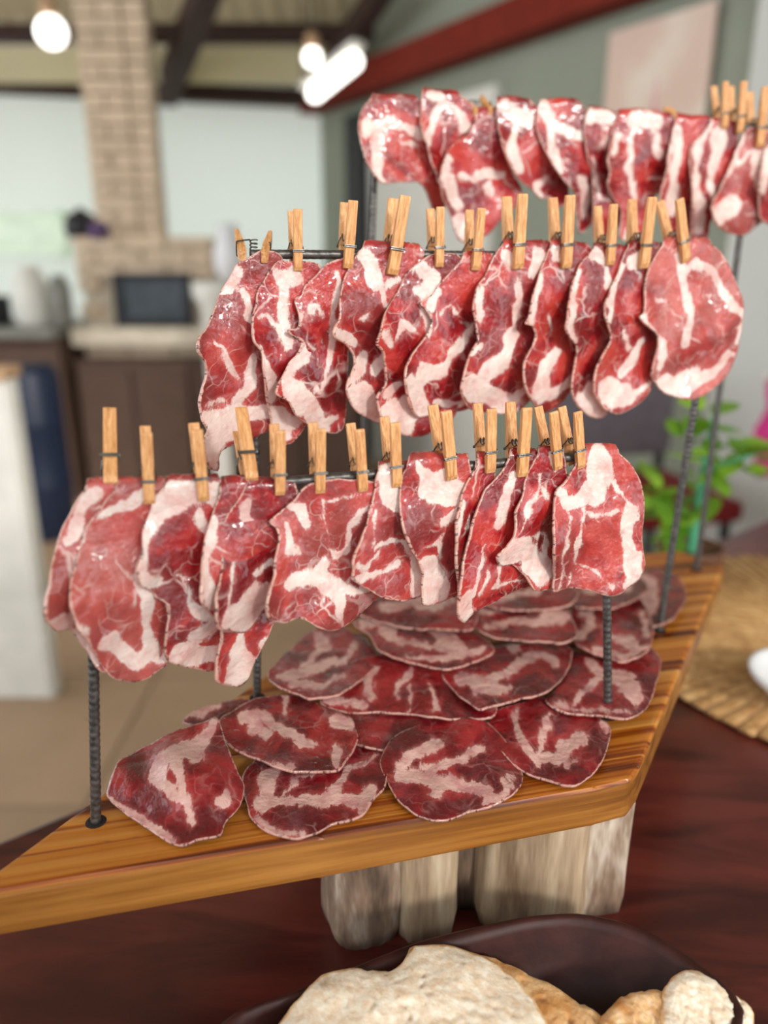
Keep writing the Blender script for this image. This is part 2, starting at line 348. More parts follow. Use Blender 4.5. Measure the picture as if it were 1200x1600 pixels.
# lamps
def lamp_tube():
    t = empty('tube_lamp', at(522, 122, 4.0)); props(t, 'bright white tube lamp under the roof beam', 'lamp')
    bpy.context.view_layer.update()
    d = Vector(at(560, 92, 3.9) - at(486, 152, 4.1)); q = d.to_track_quat('X', 'Z').to_matrix().to_4x4(); L = d.length
    link('diffuser', join_me([(tube_me([(-L/2, 0, 0), (-L/2+.02, 0, 0), (L/2-.02, 0, 0), (L/2, 0, 0)], [0.025, 0.038, 0.038, 0.025], 16), q)]), 'lamp_glow', t, True)
    link('housing', join_me([(box_me(-L/2-.03, L/2+.03, -0.04, 0.04, 0.04, 0.07, 0.01), q)]), 'panel_white', t)
lamp_tube()
def bulb(px, py, Y, r, label, drop):
    P = at(px, py, Y); t = empty('pendant_lamp', P); props(t, label, 'lamp', 'pendant lamps')
    prof = [(0.0, -r)] + [(r*math.sin(a), -r*math.cos(a)) for a in np.linspace(0.3, 2.7, 10)]
    link('bulb', lathe_me(prof, 20), 'lamp_glow', t, True)
    link('socket', lathe_me([(0.02, r*0.9), (0.035, r*0.95), (0.035, r+0.05), (0.01, r+0.07)], 16), 'tan_wood', t, True)
    link('cord', tube_me([(0, 0, r+0.06), (0, 0, r+drop)], 0.006, 8), 'black_metal', t)
bulb(80, 50, 3.6, 0.06, 'round warm pendant lamp at upper left beside the brick pillar', 0.45)
bulb(488, 90, 4.3, 0.045, 'small pendant lamp just left of the bright tube lamp', 0.3)
# brick pillar and oven
brick_me = box_me(-0.113, 0.113, -0.055, 0.055, -0.029, 0.029, 0.004, 1)
half_me = box_me(-0.053, 0.053, -0.055, 0.055, -0.029, 0.029, 0.004, 1)
def brick_wall(root, x0, x1, y, z0, z1, skip=None):
    k = 0; z = z0 + 0.033
    while z < z1:
        x = x0; first = (k % 2 == 1)
        while x < x1 - 0.05:
            hl = first or (x1 - x) < 0.2
            L = 0.116 if hl else 0.236
            if not (skip and skip(x + L/2, z)):
                o = link('brick', half_me if hl else brick_me, 'brick_clay', root); o.location = (x + L/2, y + random.uniform(-.003, .003), z)
            x += L; first = False
        k += 1; z += 0.0675
pA, pB = at(143, 250, 4.3), at(234, 250, 4.3); otop = at(200, 372, 4.2)[2]
pil = empty('brick_pillar', (0, 0, 0)); props(pil, 'pale brick chimney pillar rising above the oven', 'pillar')
link('core', box_me(pA[0]+.01, pB[0]-.01, 4.30, 4.58, otop, 2.0), 'brick_mortar', pil)
brick_wall(pil, pA[0], pB[0], 4.30, otop, 1.95)
oA, oB = at(128, 450, 4.2), at(335, 450, 4.2); obot = at(200, 556, 4.2)[2]
wA, wB = at(190, 432, 4.2), at(302, 502, 4.2)
ov = empty('brick_oven', (0, 0, 0)); props(ov, 'pale brick oven with a dark glazed door below the chimney pillar', 'oven')
link('core', box_me(oA[0]+.01, oB[0]-.01, 4.2, 4.75, obot, otop-0.005), 'brick_mortar', ov)
brick_wall(ov, oA[0], oB[0], 4.19, obot, otop-0.02, lambda x, z: wA[0]-.1 < x < wB[0]+.1 and wB[2]-.02 < z < wA[2]+.02)
dr = link('oven_door', join_me([(box_me(wA[0]-.02, wB[0]+.02, 4.10, 4.14, wB[2]-.02, wB[2]+.015, .004), None), (box_me(wA[0]-.02, wB[0]+.02, 4.10, 4.14, wA[2]-.015, wA[2]+.02, .004), None),
      (box_me(wA[0]-.02, wA[0]+.02, 4.10, 4.14, wB[2], wA[2], .004), None), (box_me(wB[0]-.02, wB[0]+.02, 4.10, 4.14, wB[2], wA[2], .004), None)]), 'oven_iron', ov)
link('pane', box_me(wA[0], wB[0], 4.12, 4.13, wB[2], wA[2]), 'oven_glass', dr)
link('ledge', box_me(oA[0]-.02, oB[0]+.02, 4.02, 4.2, at(200, 540, 4.05)[2], at(200, 512, 4.05)[2], 0.008), 'brick_mortar', ov)
# counter and things on it
cz = at(60, 512, 3.9)[2]; cx0 = at(-220, 520, 3.9)[0]; cx1 = oA[0] - .04
ct = empty('counter', (0, 0, 0)); props(ct, 'grey kitchen counter with a brown front left of the brick oven', 'counter')
link('worktop', box_me(cx0, cx1, 3.85, 4.6, cz-0.05, cz, 0.006), 'counter_grey', ct)
link('front', box_me(cx0, cx1-.02, 3.95, 4.55, FLOOR, cz-0.05), 'cabinet_brown', ct)
ob = empty('oven_base', (0, 0, 0)); props(ob, 'dark brown base cabinet under the brick oven', 'cabinet')
link('body', box_me(oA[0], oB[0]+.75, 4.0, 4.75, FLOOR, obot-0.002), 'cabinet_brown', ob)
for k in range(5):
    w = (oB[0]+.75-oA[0])/5; link('door', box_me(oA[0]+k*w+.01, oA[0]+(k+1)*w-.01, 3.975, 4.0, FLOOR+.06, obot-.05, .004), 'cabinet_brown', ob)
def vessel(name, px, w, ytop, ybot, Y, mat, label, cat, prof=None):
    b = at(px, ybot, Y); t = at(px, ytop, Y); R = w/2*Y/1120; H = t[2]-b[2]
    pr = prof or [(0.8, 0), (1, .05), (1, .8), (.7, .9), (.6, 1)]
    o = link(name, lathe_me([(r*R, z*H) for r, z in pr], 20), mat, None, True); o.location = tuple(map(float, b)); props(o, label, cat)
    if ybot == 512: o.location.z = cz
    return o
vessel('white_canister', 55, 46, 420, 512, 4.05, 'panel_white', 'white canister on the grey counter left of the oven', 'canister')
vessel('grey_jar', 100, 30, 432, 512, 4.0, 'counter_grey', 'small pale grey jar beside the white canister on the counter', 'jar')
vessel('black_pot', -8, 50, 466, 512, 4.05, 'black_metal', 'low black pot at the left end of the counter', 'pot', [(.9, 0), (1, .1), (1, .9), (1.05, 1)])
vessel('dark_kettle', 130, 48, 325, 372, 4.35, 'black_metal', 'dark kettle standing on the oven left of the pillar', 'kettle', [(.8, 0), (1, .3), (.8, .75), (.3, .9), (.2, 1)])
vessel('purple_bundle', 156, 30, 345, 374, 4.15, 'purple_cloth', 'small purple bundle on the oven in front of the pillar', 'bundle', [(.8, 0), (1, .3), (.8, .8), (.3, 1)])
vessel('white_vase', 360, 44, 350, 440, 3.75, 'dish_white', 'bright white vase right of the brick oven', 'vase', [(.6, 0), (.9, .2), (1, .5), (.6, .85), (.7, 1)])
vessel('vase_stand', 360, 60, 440, 900, 3.75, 'panel_white', 'pale round stand under the bright white vase', 'stand', [(1, 0), (.9, .05), (.5, .1), (.5, .92), (.9, .96), (.9, 1)])
dz = vessel('blue_drum', 70, 84, 570, 775, 3.4, 'drum_blue', 'dark blue plastic drum in front of the counter', 'drum', [(.9, 0), (1, .04), (1, .3), (1.03, .32), (1, .34), (1, .66), (1.03, .68), (1, .7), (1, .95), (.85, 1)])
dz.scale.z = (dz.location.z + (at(70, 570, 3.4)[2]-at(70, 775, 3.4)[2]) - FLOOR)/(at(70, 570, 3.4)[2]-at(70, 775, 3.4)[2]); dz.location.z = FLOOR
# window low on the back wall, left
P = at(-40, 330, 4.75); Q = at(108, 398, 4.75)
wn = link('window_1', join_me([(box_me(0, Q[0]-P[0], -.03, .03, P[2]-Q[2]-.03, P[2]-Q[2]), None), (box_me(0, Q[0]-P[0], -.03, .03, 0, .03), None), (box_me(0, .03, -.03, .03, 0, P[2]-Q[2]), None), (box_me(Q[0]-P[0]-.03, Q[0]-P[0], -.03, .03, 0, P[2]-Q[2]), None)]), 'window_glow')
wn.location = (P[0], P[1], Q[2]); props(wn, kind='structure'); link('pane', box_me(.03, Q[0]-P[0]-.03, -.005, .005, .03, P[2]-Q[2]-.03), 'window_glow', wn)
# white door leaf and dark jamb near the far corner of the right wall
def on_rw(px, off=0.0):
    d = ray(px, 400); s = d[0]/d[1]; nn = np.array([-0.852, -0.524])*off; a = RW0 + nn
    t = (s*a[1] - a[0])/(RWd[0] - s*RWd[1]); return a + RWd*t
def rw_panel(name, pxa, pxb, z0, z1, th, mat, off=0.0, bev=0.004):
    a, b = on_rw(pxa, off), on_rw(pxb, off); d = b - a
    o = link(name, box_me(0, np.hypot(*d), -th, -0.002, z0, z1, bev), mat); o.location = (a[0], a[1], 0); o.rotation_euler.z = math.atan2(d[1], d[0]); return o
d1 = rw_panel('door_1', 588, 776, FLOOR, 1.1, 0.05, 'panel_white'); props(d1, kind='structure')
j1 = rw_panel('trim_5', 560, 586, FLOOR, 1.15, 0.09, 'black_metal'); props(j1, kind='structure')
hd = link('door_handle', tube_me([(0.3, -0.05, -.05), (0.3, -0.10, -.05), (0.3, -0.10, .08), (.3, -.05, .08)], 0.012), 'oven_iron', d1)
ps = rw_panel('wall_banner', 930, 1080, 0.66, 1.16, 0.02, 'poster_print', 0.02); props(ps, 'cream and pink banner hanging on the grey green wall, upper right', 'banner')
ps = rw_panel('pale_pillar', 1162, 1300, FLOOR, 2.0, 0.10, 'plaster_pale'); props(ps, 'pale grey pillar on the grey green wall at the right edge', 'pillar')
pk = link('pink_pompom', lathe_me([(0.0, -.05), (.03, -.043), (.048, -.015), (.048, .015), (.03, .043), (0, .05)], 16), 'pink_fabric', None, True)
P = at(1020, 190, 2.6); pk.scale = (.6, .6, .6); pk.location = tuple(map(float, P)); props(pk, 'small pink pompom hanging at the foot of the banner', 'pompom')
link('thread', tube_me([(0, 0, .05), (0, 0, .20)], .003, 6), 'pink_fabric', pk)
# white cabinet with a tan edge at the left
P0 = at(-140, 575, 1.97); P1 = at(8, 575, 1.97)
cb = empty('white_cabinet', (0, 0, 0)); props(cb, 'white cabinet with a tan wooden top at the left edge', 'cabinet')
link('body', box_me(P0[0], P1[0]-.01, 1.97, 2.03, FLOOR+.0, P0[2]-.03, .005), 'panel_white', cb)
link('top', box_me(P0[0], P1[0]+.005, 1.95, 2.05, P0[2]-.03, P0[2], .006), 'tan_wood', cb)
link('side_panel', box_me(P1[0]-.01, P1[0], 1.975, 2.03, FLOOR, P0[2]-.03, .002), 'panel_white', cb)
# chair with red seat
def chair():
    b = at(1000, 775, 2.45); t = empty('dark_chair', (b[0], b[1], FLOOR), 0.25); props(t, 'dark chair with a red seat beyond the meat racks', 'chair')
    link('seat', box_me(-.24, .24, -.22, .22, .43, .50, .03, 3), 'seat_red', t, True)
    link('backrest', box_me(-.24, .24, .20, .25, .56, .84, .02, 3), 'chair_grey', t, True)
    for sx in (-1, 1):
        link('leg', tube_me([(sx*.21, -.19, 0), (sx*.20, -.18, .43)], .017, 10), 'black_metal', t)
        link('leg', tube_me([(sx*.21, .24, 0), (sx*.21, .22, .45), (sx*.21, .24, .84)], .017, 10), 'black_metal', t)
chair()
# pink cloth hanging at the right
b = at(1256, 690, 2.0); vs, fs = [], []; m = 26
for i in range(m+1):
    for j in range(9):
        vs.append((b[0] - .12 + .5*i/m + .01*math.sin(j), b[1] + .03*math.sin(i*1.1) + .012*math.sin(j*2+i), 0.03 - .26*j/8))
for i in range(m):
    for j in range(8): a = i*9+j; fs.append((a, a+1, a+10, a+9))
pc = link('pink_cloth', mesh(vs, fs), 'pink_fabric', None, True); md = pc.modifiers.new('s', 'SOLIDIFY'); md.thickness = .004
props(pc, 'bright pink cloth hanging from a rail at the right edge', 'cloth')
rl = empty('cloth_rail', (b[0]+.13, b[1], FLOOR)); props(rl, 'thin dark rail stand holding the pink cloth', 'rail')
link('crossbar', tube_me([(-.26, 0, .045-FLOOR), (.40, 0, .045-FLOOR)], .008), 'panel_white', rl)
for sx in (.18, .40): link('post', tube_me([(sx, 0, 0), (sx, 0, .045-FLOOR)], .008), 'panel_white', rl)

# ------------------------------------------------------------------ table
tb = empty('table', (0, 0, 0)); props(tb, 'dark red-brown wooden table under the board and the bread bowl', 'table')
e0, e1 = onz(-60, 1338, TZ), onz(62, 1287, TZ); dd = (e1 - e0)/np.linalg.norm(e1 - e0)
q0 = e0 - dd*0.9; q1 = e0 + dd*2.2
poly = [(q0[0], q0[1]), (q0[0]-.1, -0.35), (1.6, -0.35), (1.6, q1[1]), (q1[0], q1[1])]
link('tabletop', prism_me(poly, TZ-0.05, TZ, 0.006), 'dark_table', tb)
for (x, y) in ((-.55, -.2), (1.4, -.2), (1.4, .9), (-.05, .35)):
    link('leg', box_me(x-.04, x+.04, y-.04, y+.04, FLOOR, TZ-.051, .004), 'dark_table', tb)

# ------------------------------------------------------------------ board on its log stand
BT = 0.031
cor = [onz(-68, 1404), onz(500, 1309), onz(930, 1232), onz(985, 1218), onz(1001, 1196), onz(1132, 884), onz(1060, 860), onz(640, 884), onz(402, 1062), onz(140, 1252)]
o0 = cor[0]; fx = cor[1] - cor[0]; ba = math.atan2(fx[1], fx[0])
ca, sa = math.cos(-ba), math.sin(-ba)
loc = [((p[0]-o0[0])*ca - (p[1]-o0[1])*sa, (p[0]-o0[0])*sa + (p[1]-o0[1])*ca) for p in cor]
brd = link('serving_board', prism_me(loc, -BT, 0.0, 0.0045, 3), 'pine_board'); brd.location = tuple(map(float, o0)); brd.rotation_euler.z = ba
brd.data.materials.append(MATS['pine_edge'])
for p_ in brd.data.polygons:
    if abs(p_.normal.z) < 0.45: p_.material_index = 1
brd.data.polygons.foreach_set('use_smooth', [False]*len(brd.data.polygons))
props(brd, 'yellow pine serving board with reddish grain stripes carrying the racks', 'board')
def b_local(P): x, y = P[0]-o0[0], P[1]-o0[1]; return (x*ca - y*sa, x*sa + y*ca, P[2])

ls = empty('log_stand', (0, 0, TZ)); props(ls, 'stand of short weathered logs under the serving board', 'stand')
def log(px, wpx, Y, mat, flat=0.0, seed=0, h=None):
    P = at(px, 1400, Y); r = wpx/2*(Y*cp + .35*sp)/FP
    H = (h or (-BT - TZ)) - 0.0005; vs, fs = [], []; sg, rows = 28, 9; rs = random.Random(seed)
    off = rs.uniform(0, 50); ph = rs.uniform(-.3, .3)
    for j in range(rows):
        z = H*j/(rows-1); e = 1.0 - (0.10 if j in (0, rows-1) else 0.0)
        for k in range(sg):
            a = 2*math.pi*k/sg; q = r*e*(1 + .16*mnoise.noise(Vector((math.cos(a)*1.6+off, math.sin(a)*1.6, z*9))) + .05*mnoise.noise(Vector((math.cos(a)*7+off, math.sin(a)*7, z*22))))
            x, y = q*math.cos(a), q*math.sin(a)
            if flat and y < -r*flat: y = -r*flat + (y + r*flat)*0.12
            vs.append((x, y, z))
    for j in range(rows-1):
        for k in range(sg):
            a, b = j*sg+k, j*sg+(k+1) % sg; fs.append((a, b, b+sg, a+sg))
    fs.append(tuple(range(sg))[::-1]); fs.append(tuple(range((rows-1)*sg, rows*sg)))
    o = link('log', mesh(vs, fs), mat, ls, True); o.location = (P[0], P[1], 0); o.rotation_euler.z = ph; return o
log(572, 134, 0.446, 'log_bark', 0, 1); log(664, 104, 0.442, 'log_wood', .55, 2); log(732, 110, 0.478, 'log_bark', 0, 3)
log(828, 180, 0.452, 'log_wood', .5, 4); log(928, 96, 0.462, 'log_bark', .5, 5); log(700, 150, 0.56, 'log_bark', 0, 6); log(880, 150, 0.585, 'log_wood', 0, 7); log(560, 110, .53, 'log_bark', 0, 8)

# ------------------------------------------------------------------ racks: three bent rods standing in the board
def rod_path(P, Q, rib=0.0045, amp=0.00022, r=0.003):
    P = Vector(tuple(map(float, P))); Q = Vector(tuple(map(float, Q))); L = (Q-P).length; m = max(2, int(L/rib*4)); pts, rad = [], []
    for i in range(m+1): pts.append(P + (Q-P)*(i/m)); rad.append(r + amp*(1 if i % 4 in (1, 2) else -0.4))
    return pts, rad
RACK = {}
def rack(key, Lb, Rb, Lt, Rt, ext, label, extl=.003):
    L0, R0 = onz(*Lb), onz(*Rb)
    d = R0 - L0; d[2] = 0; u = d/np.linalg.norm(d); nrm = np.array([u[1], -u[0], 0.0])
    if nrm @ (C0 - L0) < 0: nrm = -nrm
    def pl(px, py, w=0.0):
        dr = ray(px, py); t = ((L0 + nrm*w - C0) @ nrm)/(dr @ nrm); return C0 + dr*t[..., None] if np.ndim(t) else C0 + dr*t
    Lp, Rp = pl(*Lt), pl(*Rt)
    zb = (Lp[2] + Rp[2])/2; Lp[2] = Rp[2] = zb
    t = empty('hanging_rack', (L0[0], L0[1], 0)); props(t, label, 'rack', 'rod racks standing in the board'); o = np.array([L0[0], L0[1], 0])
    for (A, B) in ((L0, Lp), (R0, Rp)):
        A = A.copy(); A[2] = 0.0
        pts, rad = rod_path(A - o, B - o); link('post', tube_me(pts, rad, 10), 'rod_steel', t, True)
        hl = link('hole', lathe_me([(0.0028, 0.0003), (0.006, 0.0004), (0.0062, 0.0001), (0.0028, 0.0001)], 16), 'hole_dark', brd, True); q = b_local(A); hl.location = (q[0], q[1], 0)
    pts, rad = rod_path(Lp - u*extl - o, Rp + u*ext - o, amp=0.0001); link('crossbar', tube_me(pts, rad, 10), 'rod_steel', t, True)
    RACK[key] = dict(L0=L0, u=u, n=nrm, zb=zb, pl=pl, Lp=Lp)
rack('F', (150, 1284), (950, 1120), (140, 764), (945, 722), 0.006, 'lowest rod rack at the front of the board')
rack('M', (402, 1090), (1030, 985), (398, 400), (1122, 398), 0.003, 'middle height rod rack between the other two racks')
rack('B', (560, 925), (1088, 890), (588, 182), (1178, 200), 0.025, 'tallest rod rack at the back of the board')

# ------------------------------------------------------------------ meat slices
def catmull(P, n):
    P = np.asarray(P, float); m = len(P); out = []
    for i in range(m):
        p0, p1, p2, p3 = P[i-1], P[i], P[(i+1) % m], P[(i+2) % m]
        for t in np.linspace(0, 1, 10, endpoint=False):
            q = 0.5*((2*p1) + (-p0+p2)*t + (2*p0-5*p1+4*p2-p3)*t*t + (-p0+3*p1-3*p2+p3)*t**3)
            out.append(q*0.75 + (p1 + (p2-p1)*t)*0.25)
    Q = np.array(out); Qc = np.vstack([Q, Q[:1]]); s = np.r_[0, np.cumsum(np.linalg.norm(np.diff(Qc, axis=0), axis=1))]
    u = np.linspace(0, s[-1], n, endpoint=False); return np.stack([np.interp(u, s, Qc[:, k]) for k in range(Q.shape[1])], -1)
def polar(O, rings):
    n = len(O); c = O.mean(0); rr = np.linspace(0, 1, rings+1)[1:] ** 0.85
    G = c + (O[None] - c)*rr[:, None, None]
    for it in range(60):                 # relax so that the fan never folds over itself
        N = (np.roll(G, 1, 1) + np.roll(G, -1, 1))
        inner = np.vstack([G[:1].mean(1, keepdims=True).repeat(n, 1), G[:-2]]); outer = G[1:]
        G[:-1] = 0.5*G[:-1] + 0.5*(N[:-1] + inner + outer)/4
        G[-2] = 0.6*G[-2] + 0.4*(c + (O - c)*rr[-2])
    V = np.vstack([G[0].mean(0)[None], G.reshape(-1, O.shape[1])])
    F = [(0, 1+k, 1+(k+1) % n) for k in range(n)]
    for j in range(rings-1):
        for k in range(n):
            a, b = 1+j*n+k, 1+j*n+(k+1) % n; F.append((a, a+n, b+n, b))
    R = np.r_[0, np.repeat(rr, n)]
    return V, F, R
def stroke_field(V, strokes):
    D = np.full(len(V), 60.0)
    for pts, r0, r1 in strokes:
        m = len(pts)
        if m == 1: D = np.minimum(D, np.linalg.norm(V-pts[0], axis=1) - r0); continue
        for i in range(m-1):
            a, b = pts[i], pts[i+1]; ab = b-a; t = np.clip(((V-a) @ ab)/max(ab @ ab, 1e-12), 0, 1)
            q = (i + t)/(m-1); D = np.minimum(D, np.linalg.norm(V - (a + t[:, None]*ab), axis=1) - (r0 + (r1-r0)*q))
    return D
def edge_dist(V, O):
    D = np.full(len(V), 9.0)
    for i in range(len(O)):
        a, b = O[i-1], O[i]; ab = b-a; t = np.clip(((V-a) @ ab)/max(ab @ ab, 1e-12), 0, 1); D = np.minimum(D, np.linalg.norm(V-(a+t[:, None]*ab), axis=1))
    return D
def nz(V, s, seed):
    return np.array([mnoise.noise(Vector((v[0]*s + seed, v[1]*s - seed, seed*.37))) for v in V])
def finish(name, P, F, mc, fat, rim, mat, th, label, cat, group, color):
    o0 = P.mean(0); o0[2] = P[:, 2].min()
    me = mesh(P - o0, F)
    a = me.attributes.new('mc', 'FLOAT_VECTOR', 'POINT'); a.data.foreach_set('vector', np.asarray(mc, np.float32).ravel())
    a = me.attributes.new('fat', 'FLOAT', 'POINT'); a.data.foreach_set('value', np.asarray(fat, np.float32))
    a = me.attributes.new('rim', 'FLOAT', 'POINT'); a.data.foreach_set('value', np.asarray(rim, np.float32))
    o = link(name, me, mat, None, True); o.location = tuple(map(float, o0)); o.color = (1.02, min(1.1, color[1]), min(1.1, color[2]), float(np.clip((color[1]-1.0)*.85, 0.04, .62)))
    md = o.modifiers.new('thickness', 'SOLIDIFY'); md.thickness = th; md.offset = 0
    props(o, label, cat, group); return o
seed_i = 0
def parse(strokes):
    out = []
    for s in strokes:
        *pts, r = s; r0, r1 = r if isinstance(r, tuple) else (r, r)
        k = lambda r: r*1.0 if r < 5 else (r*1.12 if r < 9 else r*1.28)
        out.append(([np.array(p, float) for p in pts], k(r0), k(r1)))
    return out
def hang(key, outline, strokes, label, group, lift=0.004, tilt=0.32, color=(1, 1, 1), back=0.022):
    global seed_i; seed_i += 1; sd = seed_i*3.71
    R = RACK[key]; u, nn, zb = R['u'], R['n'], R['zb']
    to = lambda p: (lambda q: np.stack([(q - R['L0']) @ u, q[..., 2]], -1))(R['pl'](np.asarray(p, float)[..., 0], np.asarray(p, float)[..., 1]))
    O = to(np.array(catmull(outline, 132)))
    mid = to(np.array(outline, float).mean(0)); P3 = R['L0'] + u*mid[0]; P3[2] = mid[1]
    sc = ((P3 - C0) @ np.array([0, cp, -sp]))/FP                       # metres per pixel here
    Rf = 0.0048; z0 = np.sort(O[:, 1])[-5] - Rf
    uc = (O[:, 0].max() + O[:, 0].min())/2; hw = (O[:, 0].max() - O[:, 0].min())/2
    top = np.clip((O[:, 1] - (z0 - 0.0005))/0.0045, 0, 1)*(1.0 if z0 > zb - .003 else 0.0)
    if top.max() > 0:
        a_, b_ = O[top > .02, 0].min(), O[top > .02, 0].max(); q_ = np.clip((O[:, 0]-a_)/max(b_-a_, 1e-4), 0, 1)
        top = top*np.clip(np.minimum(q_, 1-q_)/.28 + .05, 0, 1)**.7
    O[:, 1] += top*(math.pi*Rf + back)
    per = np.arange(len(O)); O += np.stack([nz(np.stack([per*1.0, per*0], -1), .21, sd), nz(np.stack([per*1.0, per*0], -1), .21, sd+9)], -1)*0.0011
    V, F, rr = polar(O, 30)
    st = [([to(p) for p in pts], r0*sc, r1*sc) for pts, r0, r1 in parse(strokes)]
    warp = np.stack([nz(V, 50, sd+11)*.0062 + nz(V, 170, sd+12)*.0016, nz(V, 50, sd+13)*.0062 + nz(V, 170, sd+14)*.0016], -1)
    fat = np.clip(stroke_field(V + warp, st)*1000 + nz(V, 70, sd+15)*2.0, -12, 15); rim = edge_dist(V, O)*1000
    uu, zz = V[:, 0], V[:, 1]
    du = np.clip((uc - uu)/max(hw, 1e-4), -1.2, 1.2)
    RR = Rf + 0.0022*du
    g = np.clip((z0 - 0.010 - zz)/0.045, 0, 1); g = g*g*(3-2*g)
    rip = nz(V, 24, sd)*0.008 + nz(V, 75, sd+5)*0.0018
    w = RR + g*(tilt*hw*du + .007*np.clip(du, 0, 2)**3 + 0.002 + rip + .0035*np.sin((z0 - zz)*88 + sd + uu*30)) + g*(rr**6)*nz(V, 120, sd+2)*0.0016
    if z0 <= zb - .003: z0 = 9.0
    s = zz - z0; dirv = (C0 - P3); dirv[2] = 0; dirv /= np.linalg.norm(dirv); dirv = dirv*0.8 + nn*0.2; dirv /= np.linalg.norm(dirv)
    th = np.clip(s/Rf, 0, math.pi); hangb = np.clip(s - math.pi*Rf, 0, None)
    zv = np.where(s > 0, z0 + RR*np.sin(th) - hangb, zz)
    off = np.where(s > 0, RR*np.cos(th) - hangb*0.12, w)
    zv = zv + np.clip(1 + (zz - z0)/.012, 0, 1)*nz(np.stack([uu, uu*0], -1), 55, sd+21)*.0022*(z0 < 5)
    P = R['L0'][None]*np.array([1, 1, 0]) + uu[:, None]*u + zv[:, None]*np.array([0, 0, 1.0]) + off[:, None]*dirv
    mc = np.stack([uu, zz, np.full(len(uu), sd)], -1)
    return finish('cured_pork_slice', P, F, mc, fat, rim, 'cured_meat', 0.0017, label, 'cured meat', group, color)

